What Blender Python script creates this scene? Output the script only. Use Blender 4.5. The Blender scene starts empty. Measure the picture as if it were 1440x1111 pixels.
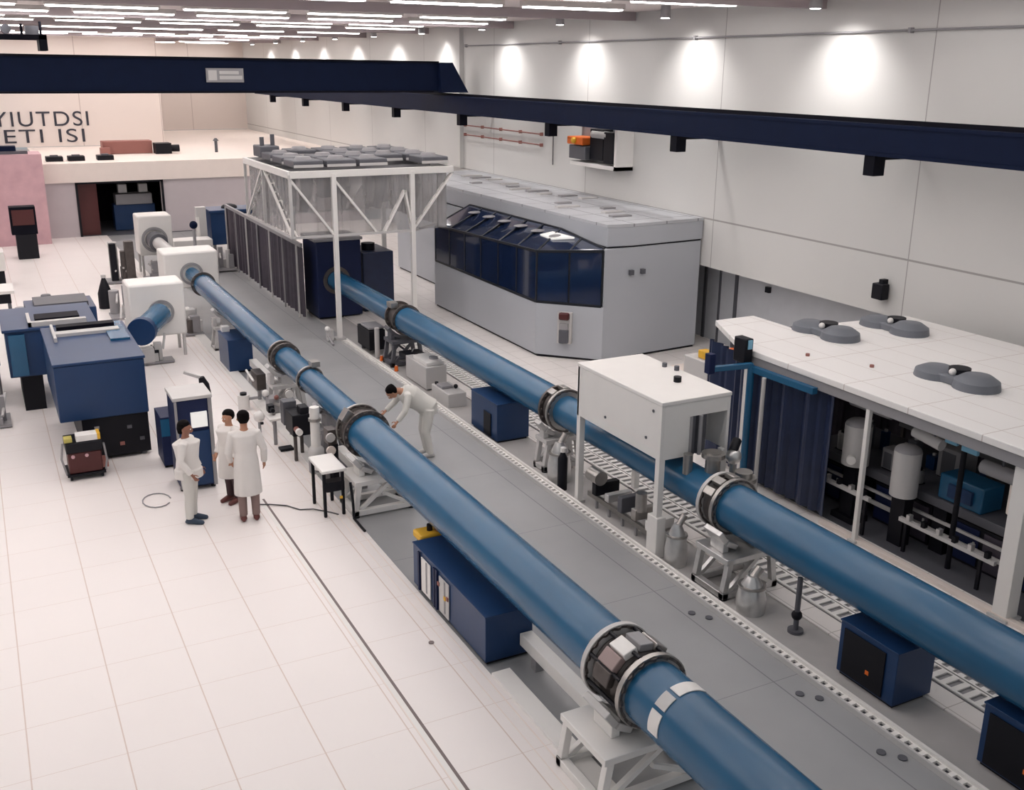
import bpy, bmesh, math, random
from mathutils import Vector, Matrix
R = math.radians
random.seed(7)
sc = bpy.context.scene
COL = sc.collection

# ------------------------------------------------------------------ materials
def newmat(name):
    m = bpy.data.materials.new(name); m.use_nodes = True
    nt = m.node_tree
    return m, nt, nt.nodes['Principled BSDF']

def paint(name, col, rough=.5, metal=0., var=.06, scale=3., bump=0., coat=0., alpha=1., emit=None, strength=0., bscale=40., spec=.5):
    m, nt, b = newmat(name)
    tc = nt.nodes.new('ShaderNodeTexCoord')
    n = nt.nodes.new('ShaderNodeTexNoise'); n.inputs['Scale'].default_value = scale; n.inputs['Detail'].default_value = 4
    nt.links.new(tc.outputs['Object'], n.inputs['Vector'])
    mx = nt.nodes.new('ShaderNodeMix'); mx.data_type = 'RGBA'
    mx.inputs['A'].default_value = [c * (1 - var) for c in col] + [1]
    mx.inputs['B'].default_value = [min(1, c * (1 + var)) for c in col] + [1]
    nt.links.new(n.outputs['Fac'], mx.inputs['Factor'])
    nt.links.new(mx.outputs['Result'], b.inputs['Base Color'])
    b.inputs['Roughness'].default_value = rough; b.inputs['Metallic'].default_value = metal
    b.inputs['Coat Weight'].default_value = coat; b.inputs['Alpha'].default_value = alpha; b.inputs['Specular IOR Level'].default_value = spec
    if emit:
        b.inputs['Emission Color'].default_value = (*emit, 1); b.inputs['Emission Strength'].default_value = strength
    if bump:
        n2 = nt.nodes.new('ShaderNodeTexNoise'); n2.inputs['Scale'].default_value = bscale
        bp = nt.nodes.new('ShaderNodeBump'); bp.inputs['Strength'].default_value = bump
        nt.links.new(tc.outputs['Object'], n2.inputs['Vector'])
        nt.links.new(n2.outputs['Fac'], bp.inputs['Height']); nt.links.new(bp.outputs['Normal'], b.inputs['Normal'])
    return m

def math_node(nt, op, a, b=None):
    n = nt.nodes.new('ShaderNodeMath'); n.operation = op
    for i, v in enumerate((a, b)):
        if v is None: continue
        if isinstance(v, (int, float)): n.inputs[i].default_value = v
        else: nt.links.new(v, n.inputs[i])
    return n.outputs[0]

def seamed(name, col, seamcol, lines, rough=.5, var=.05, scale=.6, coat=0.):
    """surface with panel joints: lines = [(axis, offset, period or None, half width)]"""
    m, nt, b = newmat(name)
    tc = nt.nodes.new('ShaderNodeTexCoord')
    sep = nt.nodes.new('ShaderNodeSeparateXYZ'); nt.links.new(tc.outputs['Object'], sep.inputs[0])
    fac = None
    for ax, off, per, hw in lines:
        v = math_node(nt, 'SUBTRACT', sep.outputs[ax], off)
        if per:
            v = math_node(nt, 'DIVIDE', v, per); v = math_node(nt, 'FRACT', math_node(nt, 'ADD', v, 100.5))
            v = math_node(nt, 'MULTIPLY', math_node(nt, 'SUBTRACT', v, .5), per)
        v = math_node(nt, 'LESS_THAN', math_node(nt, 'ABSOLUTE', v), hw)
        fac = v if fac is None else math_node(nt, 'MAXIMUM', fac, v)
    n = nt.nodes.new('ShaderNodeTexNoise'); n.inputs['Scale'].default_value = scale; n.inputs['Detail'].default_value = 5
    nt.links.new(tc.outputs['Object'], n.inputs['Vector'])
    mx = nt.nodes.new('ShaderNodeMix'); mx.data_type = 'RGBA'
    mx.inputs['A'].default_value = [c * (1 - var) for c in col] + [1]
    mx.inputs['B'].default_value = [min(1, c * (1 + var)) for c in col] + [1]
    nt.links.new(n.outputs['Fac'], mx.inputs['Factor'])
    m2 = nt.nodes.new('ShaderNodeMix'); m2.data_type = 'RGBA'
    nt.links.new(fac, m2.inputs['Factor']); nt.links.new(mx.outputs['Result'], m2.inputs['A'])
    m2.inputs['B'].default_value = [*seamcol, 1]
    nt.links.new(m2.outputs['Result'], b.inputs['Base Color'])
    b.inputs['Roughness'].default_value = rough; b.inputs['Coat Weight'].default_value = coat
    return m

M = {}
M['floor'] = seamed('raised_floor_tiles', (.87, .81, .785), (.68, .56, .50), [(0, -.26, .92, .007), (1, 10.77, .92, .003)], rough=.38, var=.03)
M['walk'] = seamed('grey_walkway', (.33, .33, .335), (.18, .18, .19), [(0, 7.62, None, .008), (1, 3, 2.44, .004)], rough=.42, var=.13, scale=.9)
M['trench'] = paint('trench_floor', (.44, .42, .41), .6, var=.15, scale=2)
M['floor_r'] = seamed('floor_right_tiles', (.82, .77, .74), (.5, .45, .42), [(0, 9.0, .6, .006), (1, 10.77, .6, .006)], rough=.4, var=.04)
M['wall'] = seamed('wall_panels', (.66, .645, .625), (.36, .34, .33), [(2, 3.32, None, .02), (1, 14.12, 6.1, .012)], rough=.7, var=.05, scale=.35)
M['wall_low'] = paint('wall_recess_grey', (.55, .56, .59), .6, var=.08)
M['wall_back'] = seamed('wall_back_cream', (.76, .67, .62), (.55, .46, .42), [(0, 1.3, 3.8, .02), (2, 5.9, None, .02)], rough=.75, var=.04, scale=.3)
M['lilac'] = paint('lilac_grey_wall', (.52, .465, .48), .6, var=.05)
M['pink'] = paint('pink_board', (.60, .37, .40), .7, var=.22, scale=2.2)
M['cream'] = paint('cream_parapet', (.84, .74, .68), .6, var=.04)
M['ceil'] = paint('ceiling_paint', (.86, .76, .74), .8, var=.06)
M['ceilbeam'] = paint('ceiling_beam_paint', (.38, .32, .33), .7)
M['blower'] = paint('blower_grey', (.15, .16, .185), .5, var=.12)
M['rosy'] = paint('rosy_grey_metal', (.34, .25, .24), .5)
M['lens'] = paint('lamp_lens', (.9, .88, .85), .4, emit=(1, .965, .95), strength=12.0)
M['lamphousing'] = paint('lamp_housing', (.6, .55, .53), .5)
M['crane'] = paint('crane_navy', (.003, .008, .030), .6, var=.2, spec=.12)
M['crane_dk'] = paint('crane_black', (.003, .003, .008), .6, spec=.12)  # near-black for crane parts, brackets and the back room walls
M['blue'] = paint('vacuum_tube_blue', (.016, .105, .215), .27, var=.12, scale=1.4, spec=.5)
M['navy'] = paint('cabinet_navy', (.011, .040, .118), .36, var=.14, scale=2.5, spec=.4)
M['navy_dk'] = paint('dark_navy', (.009, .016, .06), .5, var=.15, spec=.25)
M['black'] = paint('black_plastic', (.006, .006, .010), .5, spec=.25)
M['steel'] = paint('brushed_steel', (.42, .40, .38), .35, 0.85, var=.15, scale=12, bump=.05)
M['steel_dk'] = paint('dark_steel', (.11, .095, .09), .45, .6, var=.3, scale=9)
M['foil'] = paint('crumpled_foil', (.66, .65, .64), .3, .7, var=.2, scale=9, bump=.9, bscale=22)
M['white'] = paint('white_enamel', (.83, .80, .77), .38, var=.03)
M['grey_l'] = paint('light_grey_enamel', (.56, .54, .53), .45, var=.05)
M['grey_m'] = paint('mid_grey', (.30, .29, .30), .5, var=.1)
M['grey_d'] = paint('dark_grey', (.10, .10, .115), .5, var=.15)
M['encl'] = paint('enclosure_grey', (.46, .475, .51), .5, var=.05, scale=.5)
M['encl_roof'] = seamed('enclosure_roof', (.52, .525, .55), (.25, .25, .27), [(0, 13.9, 1.0, .02), (1, 21, 1.25, .02)], rough=.6, var=.12, scale=1.2)
M['glass'] = paint('tinted_glass', (.008, .018, .055), .12, var=.3, scale=1.5, coat=.6)
M['frame_blk'] = paint('window_frame_black', (.006, .008, .014), .4)
M['roofwhite'] = seamed('clean_room_roof', (.86, .83, .81), (.62, .55, .52), [(0, 11.9, .61, .006), (1, 8.2, 1.22, .008)], rough=.45, var=.03)
M['curtain'] = paint('dark_plastic_curtain', (.055, .045, .062), .45, var=.4, scale=5)
M['curtain_b'] = paint('navy_curtain', (.016, .026, .07), .4, var=.35, scale=4)
M['film'] = paint('clear_curtain_film', (.5, .48, .48), .3, alpha=.38, var=.15)
M['yellow'] = paint('yellow_plastic', (.75, .42, .03), .5)
M['orange'] = paint('orange_plastic', (.8, .16, .02), .5)
M['red_dk'] = paint('dark_red_panel', (.07, .010, .010), .5)
M['redbrown'] = paint('red_brown_panel', (.30, .12, .10), .6)
M['cyan'] = paint('pale_blue_plastic', (.22, .48, .66), .4)
M['screen'] = paint('monitor_reflection_glow', (.6, .6, .58), .4, emit=(.9, .87, .84), strength=.45)  # glow shared by the rack screen and a painted glass reflection
M['letter'] = paint('black_letter_paint', (.035, .035, .05), .7)
M['coat'] = paint('white_coat_cloth', (.78, .74, .71), .85, var=.05, bump=.25, bscale=14)
M['suit'] = paint('light_suit_cloth', (.68, .66, .62), .85, var=.05, bump=.25, bscale=14)
M['skin_a'] = paint('skin_brown', (.30, .13, .085), .55)
M['skin_b'] = paint('skin_tan', (.48, .24, .15), .55)
M['hair'] = paint('black_hair', (.004, .003, .003), .8, spec=.1)
M['trouser'] = paint('brown_trousers', (.25, .17, .155), .8)
M['trouser_dk'] = paint('dark_trousers', (.06, .03, .035), .8)
M['shoe_b'] = paint('dark_blue_shoe', (.03, .05, .085), .6)
M['shoe_r'] = paint('brown_shoe', (.13, .035, .03), .5)
M['groove'] = paint('floor_groove', (.20, .155, .15), .7)
M['cable'] = paint('grey_cable', (.09, .085, .09), .6)

# ------------------------------------------------------------------ helpers
def setp(o, label=None, cat=None, group=None, kind=None):
    if label: o['label'] = label
    if cat: o['category'] = cat
    if group: o['group'] = group
    if kind: o['kind'] = kind
    return o

def thing(name, label, cat, loc=(0, 0, 0), rz=0, group=None):
    o = bpy.data.objects.new(name, None); COL.objects.link(o)
    o.location = loc; o.rotation_euler = (0, 0, rz); o.empty_display_size = .2
    return setp(o, label, cat, group)

class MB:
    def __init__(s, root=None):
        s.bm = bmesh.new()
        s.o = Vector((0, 0, 0))
        r = root
        while r is not None:
            s.o = s.o + r.location; r = r.parent
        s.root = root
    def v(s, p): return s.bm.verts.new(Vector(p) - s.o)
    def hexa(s, P):
        v = [s.v(p) for p in P]
        for f in ((3, 2, 1, 0), (4, 5, 6, 7), (0, 1, 5, 4), (1, 2, 6, 5), (2, 3, 7, 6), (3, 0, 4, 7)):
            s.bm.faces.new([v[i] for i in f])
        return s
    def box(s, x0, x1, y0, y1, z0, z1):
        return s.hexa([(x0, y0, z0), (x1, y0, z0), (x1, y1, z0), (x0, y1, z0), (x0, y0, z1), (x1, y0, z1), (x1, y1, z1), (x0, y1, z1)])
    def obox(s, c, size, rz=0, rx=0, ry=0):
        m = Matrix.Rotation(rz, 3, 'Z') @ Matrix.Rotation(ry, 3, 'Y') @ Matrix.Rotation(rx, 3, 'X'); c = Vector(c)
        a, b, d = [q / 2 for q in size]
        return s.hexa([c + m @ Vector(p) for p in ((-a, -b, -d), (a, -b, -d), (a, b, -d), (-a, b, -d), (-a, -b, d), (a, -b, d), (a, b, d), (-a, b, d))])
    def beam(s, p, q, w, h=None):
        """square bar from p to q"""
        p, q = Vector(p), Vector(q); h = h or w; d = (q - p).normalized()
        up = Vector((0, 0, 1)) if abs(d.z) < .95 else Vector((0, 1, 0))
        a = d.cross(up).normalized(); b = a.cross(d)
        a *= w / 2; b *= h / 2
        return s.hexa([p - a - b, p + a - b, q + a - b, q - a - b, p - a + b, p + a + b, q + a + b, q - a + b])
    def loft(s, pts, rad, n=20, cap=True, sx=1., aspect=None):
        """tube through pts with radii; aspect = (a, b) squash per ring along the side and up axes"""
        pts = [Vector(p) for p in pts]; rings = []
        prev = None
        for i, p in enumerate(pts):
            d = (pts[min(i + 1, len(pts) - 1)] - pts[max(i - 1, 0)]).normalized()
            if prev is None:
                up = Vector((0, 0, 1)) if abs(d.z) < .9 else Vector((0, 1, 0))
                a = d.cross(up).normalized()
            else:
                a = (prev - d * prev.dot(d)).normalized()
            prev = a; b = a.cross(d)
            r = rad[i] if isinstance(rad, (list, tuple)) else rad
            ka, kb = aspect[i] if aspect else (1, 1)
            rings.append([s.v(p + (a * math.cos(t) * ka + b * math.sin(t) * kb) * r) for t in [2 * math.pi * k / n for k in range(n)]])
        for A, B in zip(rings, rings[1:]):
            for k in range(n):
                s.bm.faces.new((A[k], A[(k + 1) % n], B[(k + 1) % n], B[k]))
        if cap:
            s.bm.faces.new(rings[0][::-1]); s.bm.faces.new(rings[-1])
        return s
    def cyl(s, p, q, r, r2=None, n=24):
        return s.loft([p, q], [r, r if r2 is None else r2], n)
    def ball(s, c, r, k=(1, 1, 1), n=14, rz=0):
        c = Vector(c); m = Matrix.Rotation(rz, 3, 'Z'); rows = []
        for i in range(1, n // 2 + 1):
            th = math.pi * i / (n // 2 + 1)
            rows.append([s.v(c + m @ Vector((r * k[0] * math.sin(th) * math.cos(p), r * k[1] * math.sin(th) * math.sin(p), r * k[2] * math.cos(th)))) for p in [2 * math.pi * j / n for j in range(n)]])
        t = s.v(c + Vector((0, 0, r * k[2]))); b = s.v(c - Vector((0, 0, r * k[2])))
        for j in range(n):
            s.bm.faces.new((t, rows[0][j], rows[0][(j + 1) % n])); s.bm.faces.new((b, rows[-1][(j + 1) % n], rows[-1][j]))
        for A, B in zip(rows, rows[1:]):
            for j in range(n): s.bm.faces.new((A[j], B[j], B[(j + 1) % n], A[(j + 1) % n]))
        return s
    def prism(s, poly, z0, z1):
        a = [s.v((x, y, z0)) for x, y in poly]; b = [s.v((x, y, z1)) for x, y in poly]; n = len(poly)
        s.bm.faces.new(a[::-1]); s.bm.faces.new(b)
        for i in range(n): s.bm.faces.new((a[i], a[(i + 1) % n], b[(i + 1) % n], b[i]))
        return s
    def ring(s, c, axis, r0, r1, h, n=40):
        """annulus around axis ('X','Y','Z'), inner r0, outer r1, thickness h"""
        c = Vector(c); ax = 'XYZ'.index(axis); u, w = [(1, 2), (2, 0), (0, 1)][ax]
        L = []
        for r, e in ((r0, -h / 2), (r1, -h / 2), (r1, h / 2), (r0, h / 2)):
            row = []
            for k in range(n):
                p = c.copy(); p[u] += r * math.cos(2 * math.pi * k / n); p[w] += r * math.sin(2 * math.pi * k / n); p[ax] += e
                row.append(s.v(p))
            L.append(row)
        for i in range(4):
            A, B = L[i], L[(i + 1) % 4]
            for k in range(n): s.bm.faces.new((A[k], A[(k + 1) % n], B[(k + 1) % n], B[k]))
        return s
    def sheet(s, pts, z0, z1, wav=.03, n=60, t=.008):
        """hanging curtain along an xy polyline with folds"""
        P = [Vector((x, y, 0)) for x, y in pts]; L = [(b - a).length for a, b in zip(P, P[1:])]; T = sum(L); cols = []
        for i in range(n + 1):
            d = T * i / n; k = 0
            while k < len(L) - 1 and d > L[k]: d -= L[k]; k += 1
            dr = (P[k + 1] - P[k]).normalized(); nm = Vector((-dr.y, dr.x, 0)); q = P[k] + dr * d
            w = wav * math.sin(i * 1.35 + math.sin(i * .7)) 
            cols.append((q + nm * (w + t), q + nm * (w - t)))
        for side in (0, 1):
            for a, b in zip(cols, cols[1:]):
                va = [s.v((a[side].x, a[side].y, z0)), s.v((b[side].x, b[side].y, z0)), s.v((b[side].x, b[side].y, z1)), s.v((a[side].x, a[side].y, z1))]
                s.bm.faces.new(va if side else va[::-1])
        return s
    def build(s, name, mat, parent=None, bev=0, smooth=True, ang=35, kind=None, label=None, remesh=0, sub=0, cat=None, group=None):
        if not remesh: bmesh.ops.recalc_face_normals(s.bm, faces=s.bm.faces)
        me = bpy.data.meshes.new(name); s.bm.to_mesh(me); s.bm.free()
        o = bpy.data.objects.new(name, me); COL.objects.link(o)
        me.materials.append(M[mat] if isinstance(mat, str) else mat)
        o.parent = parent if parent is not None else s.root
        if smooth:
            me.polygons.foreach_set('use_smooth', [True] * len(me.polygons))
            if not remesh: me.set_sharp_from_angle(angle=R(ang))
        if remesh:
            r = o.modifiers.new('r', 'REMESH'); r.mode = 'VOXEL'; r.voxel_size = remesh; r.use_smooth_shade = True
            m = o.modifiers.new('s', 'SMOOTH'); m.iterations = 4; m.factor = .5
        if bev:
            b = o.modifiers.new('b', 'BEVEL'); b.width = bev; b.segments = 2; b.limit_method = 'ANGLE'; b.angle_limit = R(50)
        return setp(o, label, cat, group, kind)

def copy_tree(o, parent=None):
    c = o.copy(); COL.objects.link(c)
    if parent is not None: c.parent = parent
    for ch in o.children: copy_tree(ch, c)
    return c

def struct(name, mb, mat, parent=None, bev=0):
    return mb.build(name, mat, parent, bev=bev, kind=None if parent else 'structure')

# ------------------------------------------------------------------ the hall
CZ = 8.3
struct('floor', MB().box(-14, 4.69, -4, 46, -.2, 0), 'floor')
struct('floor_walkway', MB().box(4.69, 8.2, -4, 46, -.2, -.03), 'walk')
struct('floor_trench', MB().box(8.2, 8.95, -4, 46, -.2, -.02), 'trench')
struct('floor_right', MB().box(8.95, 16.9, -4, 46, -.2, 0), 'floor_r')
struct('ceiling', MB().box(-14, 17.1, 8, 68.3, CZ, CZ + .2), 'ceil')
struct('wall_right', MB().box(16.1, 16.9, -4, 68.2, 2.13, CZ), 'wall')
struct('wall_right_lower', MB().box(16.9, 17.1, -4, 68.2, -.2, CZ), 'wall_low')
struct('wall_back', MB().box(-14, 8.95, 56, 56.3, 3.0, CZ), 'wall_back')
struct('wall_back_return', MB().box(8.75, 8.95, 56.3, 68, 3.0, CZ), 'wall_back')
struct('wall_back_recess', MB().box(8.95, 16.1, 68, 68.2, 3.0, CZ), 'wall_back')
# low back block with a doorway (x 3.7..7.1)
w = MB().box(2.5, 3.75, 46, 46.3, 0, 2.23).box(7.05, 16.1, 46, 46.3, 0, 2.23).box(3.75, 7.05, 46, 46.3, 2.15, 2.23)
struct('wall_back_lower', w, 'lilac')
struct('trim_1', MB().box(2.5, 16.1, 45.9, 46.3, 2.23, 3.0), 'cream')
struct('wall_back_roof', MB().box(2.5, 8.95, 46.3, 56, 2.8, 2.98).box(8.95, 16.1, 46.3, 68, 2.8, 2.98), 'cream')
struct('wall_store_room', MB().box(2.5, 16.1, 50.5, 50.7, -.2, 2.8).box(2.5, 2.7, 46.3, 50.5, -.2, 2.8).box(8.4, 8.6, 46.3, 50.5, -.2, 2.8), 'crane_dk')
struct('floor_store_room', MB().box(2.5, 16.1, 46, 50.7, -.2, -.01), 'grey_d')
struct('wall_far_left', MB().box(-14, 2.46, 44.6, 46.4, 0, 3.5), 'pink')
# shallow pilaster and a few joints on the right wall
struct('trim_2', MB().box(15.95, 16.1, 34.9, 36.1, 3.34, CZ), 'wall')
d = MB().box(3.72, 4.5, 46.32, 46.42, 0, 2.12)
struct('door_1', d, 'red_dk')
struct('trim_3', MB().box(3.66, 3.75, 45.94, 46.0, 0, 2.23).box(7.05, 7.14, 45.94, 46.0, 0, 2.23).box(3.66, 7.14, 45.94, 46.0, 2.15, 2.22), 'black')
struct('trim_4', MB().box(16.86, 16.9, 20.05, 20.15, 0, 2.13).box(16.86, 16.9, 21.3, 21.4, 0, 2.13).box(16.86, 16.9, 20.72, 20.77, 0, 2.13), 'grey_d')
# ceiling ribs
for i, y in enumerate((17, 24, 31, 38, 45, 52, 59)):
    struct('ceiling_beam', MB().box(-14, 16.1, y, y + .22, CZ - .22, CZ), 'ceilbeam')
# conduits on the upper wall
def wall_pipe(z, y0, y1, label, x=16.03, r=.022, mat='grey_m'):
    t = thing('wall_pipe', label, 'pipe', (x, (y0 + y1) / 2, z))
    MB(t).cyl((x, y0, z), (x, y1, z), r, n=10).build('pipe_run', mat)
    for y in [y0 + .05 + k * (y1 - y0 - .1) / 4 for k in range(5)]:
        MB(t).box(x - .03, 16.098, y - .03, y + .03, z - .05, z + .05).build('bracket', mat)
    return t
wall_pipe(7.6, 8, 34.6, 'long thin grey pipe running high along the right wall above the navy crane rail')
wall_pipe(4.88, 28.9, 34.7, 'upper thin pipe on the right wall left of the first bracket from the corner pilaster', mat='redbrown')
wall_pipe(4.55, 28.9, 34.7, 'lower thin pipe on the right wall under another pipe left of the wall panel', mat='redbrown')
t = thing('hanging_cable', 'thin dark cable hanging down the right wall under the crane rail bracket', 'cable', (16.05, 28.2, 4.1))
MB(t).cyl((16.05, 28.2, 4.0), (16.05, 28.2, 5.4), .018, n=8).build('cable_run', 'cable')

def ladder(b, x0, xa, xb, x1, y0, y1, pitch, opening, z):
    """one connected slotted strip"""
    y = y0; row = [b.v((x, y, z)) for x in (x0, xa, xb, x1)]
    while y < y1:
        r1 = [b.v((x, y + opening, z)) for x in (x0, xa, xb, x1)]
        for i in (0, 2): b.bm.faces.new((row[i], row[i + 1], r1[i + 1], r1[i]))
        y += pitch
        r2_ = [b.v((x, y, z)) for x in (x0, xa, xb, x1)]
        for i in (0, 1, 2): b.bm.faces.new((r1[i], r1[i + 1], r2_[i + 1], r2_[i]))
        row = r2_
    return b
def thicken(o, t):
    m = o.modifiers.new('t', 'SOLIDIFY'); m.thickness = t; m.offset = 1; return o
# perforated strip right of the second tube, kerbs and grooves in the floor
gt = thing('floor_grating', 'long pale slotted grating strip beside the blue tube that passes under the white housing', 'grating', (9.58, 12, 0))
MB(gt).box(9.28, 9.88, 2, 24, 0, .006).build('grating_bed', 'grey_m')
for xs in ((9.29, 9.33, 9.55, 9.575), (9.60, 9.625, 9.84, 9.87)):
    thicken(ladder(MB(gt), *xs, 2, 23.8, .16, .08, .012).build('slotted_strip', 'white', smooth=False), .02)
rt = thing('cable_tray', 'low white double rail of rungs lying along the right edge of the grey walkway', 'tray', (8.1, 15, -.03))
MB(rt).box(8.12, 8.16, 2, 25, -.03, .07).build('side_rail', 'white')
MB(rt).box(7.99, 8.02, 2, 25, -.03, .04).build('side_rail', 'grey_l')
thicken(ladder(MB(rt), 8.02, 8.035, 8.105, 8.12, 2, 24.9, .125, .065, .0).build('slotted_cover', 'white', smooth=False), .03)
k = MB(rt); k.box(8.02, 8.12, 2, 25, -.03, -.005); k.build('tray_base', 'grey_d')

gr = thing('floor_rail', 'dark groove with pale edging running through the white floor tiles', 'rail', (3.57, 10, 0))
MB(gr).box(3.565, 3.60, 3, 15.75, 0, .006).build('groove', 'groove')
MB(gr).box(3.49, 3.505, 3, 14.6, 0, .005).build('edging', 'redbrown').data.materials[0] = M['cream']
MB(gr).box(3.505, 3.565, 3, 15.7, 0, .004).build('cover_strip', 'white')
struct('trim_5', MB().box(4.60, 4.615, 3, 40, 0, .004).box(4.47, 4.48, 3, 40, 0, .004), 'cream')
struct('trim_6', MB().box(4.69, 4.93, 2, 9.45, -.03, .03), 'white')
struct('trim_7', MB().box(4.69, 4.93, 16.4, 40, -.03, .03), 'white')
# white rail beam under tube A
rb = thing('support_rail', 'long white rail beam lying under the nearer blue tube', 'rail', (5.25, 14, -.03))
MB(rb).box(5.17, 5.34, 7.80, 9.66, .16, .32).build('rail_segment', 'white', bev=.01)
MB(rb).box(5.17, 5.34, 20.45, 23.2, .16, .32).build('rail_segment', 'white', bev=.01)
MB(rb).box(5.17, 5.34, 17.4, 19.8, .16, .32).build('rail_segment', 'white', bev=.01)
MB(rb).box(5.17, 5.34, 15.3, 16.8, .16, .32).build('rail_segment', 'white', bev=.01)
for y in (7.9, 9.3, 15.5, 16.5, 17.6, 19.4, 21, 22.8):
    MB(rb).box(5.20, 5.31, y, y + .12, -.03, .16).build('foot', 'grey_m')
# small floor fittings on the walkway
for i, (x, y) in enumerate(((7.72, 7.55), (7.86, 7.38), (7.75, 6.35), (7.88, 6.18), (7.72, 9.6), (7.85, 9.4))):
    t = thing('floor_socket', 'small dark fitting let into the grey walkway beside the low white rail', 'socket', (x, y, -.03), group='dark fittings in the walkway')
    MB(t).cyl((x, y, -.03), (x, y, -.015), .05, n=14).build('cap', 'grey_d')
t = thing('floor_socket', 'small dark spot fitting on the white floor beside the navy cabinet with open front', 'socket', (4.33, 10.42, 0))
MB(t).cyl((4.33, 10.42, 0), (4.33, 10.42, .012), .035, n=12).build('cap', 'groove')

# ------------------------------------------------------------------ ceiling lamps
L0 = thing('ceiling_light', 'long white fluorescent light fitting mounted on the ceiling', 'light', (0, 0, CZ - .02), group='rows of ceiling lights')
MB().box(-1.3, 1.3, -.17, .17, -.1, .02).build('housing', 'lamphousing', L0)
MB().box(-1.25, 1.25, -.14, .14, -.13, -.1).build('lens', 'lens', L0)
first = True
rows = [9.5 + 3.0 * k for k in range(20)]
for j, y in enumerate(rows):
    for i in range(7):
        x = -6.2 + 3.15 * i + (.9 if j % 2 else 0)
        if x > 14.6 or (y > 55 and x < 9.6): continue
        o = L0 if first else copy_tree(L0)
        first = False
        o.location = (x, y, CZ - .02)
W0 = thing('wall_washer', 'round downlight at the ceiling edge making a bright patch on the right wall', 'light', (0, 0, CZ), group='downlights along the right wall')
MB().cyl((0, 0, -.28), (0, 0, 0), .13, .11).build('housing', 'grey_m', W0)
MB().cyl((0, 0, -.29), (0, 0, -.28), .10).build('lens', 'lens', W0)
for k in range(10):
    y = 16.2 + 5.0 * k
    o = W0 if k == 0 else copy_tree(W0)
    o.location = (15.05, y, CZ)
    l = bpy.data.lights.new('washer_lamp', 'SPOT'); l.energy = 260; l.spot_size = R(115); l.spot_blend = 1.; l.color = (1, .97, .95); l.shadow_soft_size = .1
    lo = bpy.data.objects.new('washer_lamp', l); COL.objects.link(lo); lo.location = (15.05, y, CZ - .32)
    lo.rotation_euler = Vector((.5, 0, -1)).to_track_quat('-Z', 'Y').to_euler()

# ------------------------------------------------------------------ crane
t = thing('crane_rail', 'long dark navy crane rail beam fixed along the right wall on black brackets', 'crane rail', (14.95, 30, 5.35))
MB(t).box(14.72, 15.2, -2, 60, 5.37, 5.43).box(14.92, 15.0, -2, 60, 5.43, 5.9).box(14.72, 15.2, -2, 60, 5.88, 5.94).box(14.74, 14.80, -2, 60, 5.43, 5.88).build('beam', 'crane')
MB(t).box(14.92, 15.0, -2, 60, 5.94, 6.02).build('rail_head', 'crane_dk')
k = 0; y = 14.12
while y < 58:
    b = MB(t); b.box(14.76, 15.04, y - .13, y + .13, 5.0, 5.37); bk = b.build('bracket', 'crane_dk', bev=.01)
    MB(t).box(15.04, 16.1, y - .05, y + .05, 5.28, 5.37).build('wall_arm', 'crane_dk', bk)
    y += 6.1
t = thing('bridge_crane', 'dark navy overhead bridge crane girder spanning the hall above the back wall', 'crane', (1, 34, 6.04))
MB(t).hexa([(-14, 33.75, 6.1), (14.6, 33.75, 6.1), (14.6, 34.25, 6.1), (-14, 34.25, 6.1), (-14, 33.75, 7.16), (14.6, 33.75, 7.0), (14.6, 34.25, 7.0), (-14, 34.25, 7.16)]).build('girder', 'crane')
MB(t).box(-14, 14.4, 33.6, 34.4, 6.04, 6.1).build('bottom_flange', 'crane_dk')
MB(t).hexa([(-14, 33.62, 7.16), (14.6, 33.62, 7.0), (14.6, 34.38, 7.0), (-14, 34.38, 7.16), (-14, 33.62, 7.22), (14.6, 33.62, 7.06), (14.6, 34.38, 7.06), (-14, 34.38, 7.22)]).build('top_flange', 'crane_dk')
MB(t).hexa([(14.6, 33.4, 6.04), (15.6, 33.4, 6.04), (15.6, 34.6, 6.04), (14.6, 34.6, 6.04), (14.6, 33.6, 7.02), (15.1, 33.6, 7.02), (15.1, 34.4, 7.02), (14.6, 34.4, 7.02)]).build('end_truck', 'crane')
pl = MB(t).box(6.8, 7.95, 33.68, 33.74, 6.36, 6.78).build('name_plate', 'grey_m')
MB(t).box(6.86, 7.12, 33.66, 33.68, 6.42, 6.72).build('plate_mark', 'grey_l', pl)
MB(t).box(7.2, 7.9, 33.66, 33.68, 6.45, 6.56).box(7.2, 7.8, 33.66, 33.68, 6.6, 6.7).build('plate_lines', 'grey_l', pl)
t = thing('crane_trolley', 'black open hoist trolley frame riding on top of the crane girder', 'crane trolley', (1.5, 34, 7.2))
MB(t).box(.3, 2.38, 33.55, 33.65, 7.52, 7.66).box(.3, .5, 33.55, 34.5, 7.22, 7.66).box(2.16, 2.38, 33.55, 34.5, 7.22, 7.66).box(.3, 2.38, 34.4, 34.5, 7.52, 7.66).build('frame', 'crane_dk', bev=.01)
MB(t).cyl((1.35, 33.7, 7.8), (1.35, 34.3, 7.8), .13).box(1.85, 2.2, 33.7, 34.2, 7.66, 7.9).build('hoist_motor', 'grey_d')
for mx_, mz_ in ((.95, 8.15), (2.25, 8.02), (1.75, 7.95)): MB(t).cyl((mx_, 33.8, 7.66), (mx_, 33.8, mz_), .035, n=8).build('mast', 'crane_dk')

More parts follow.
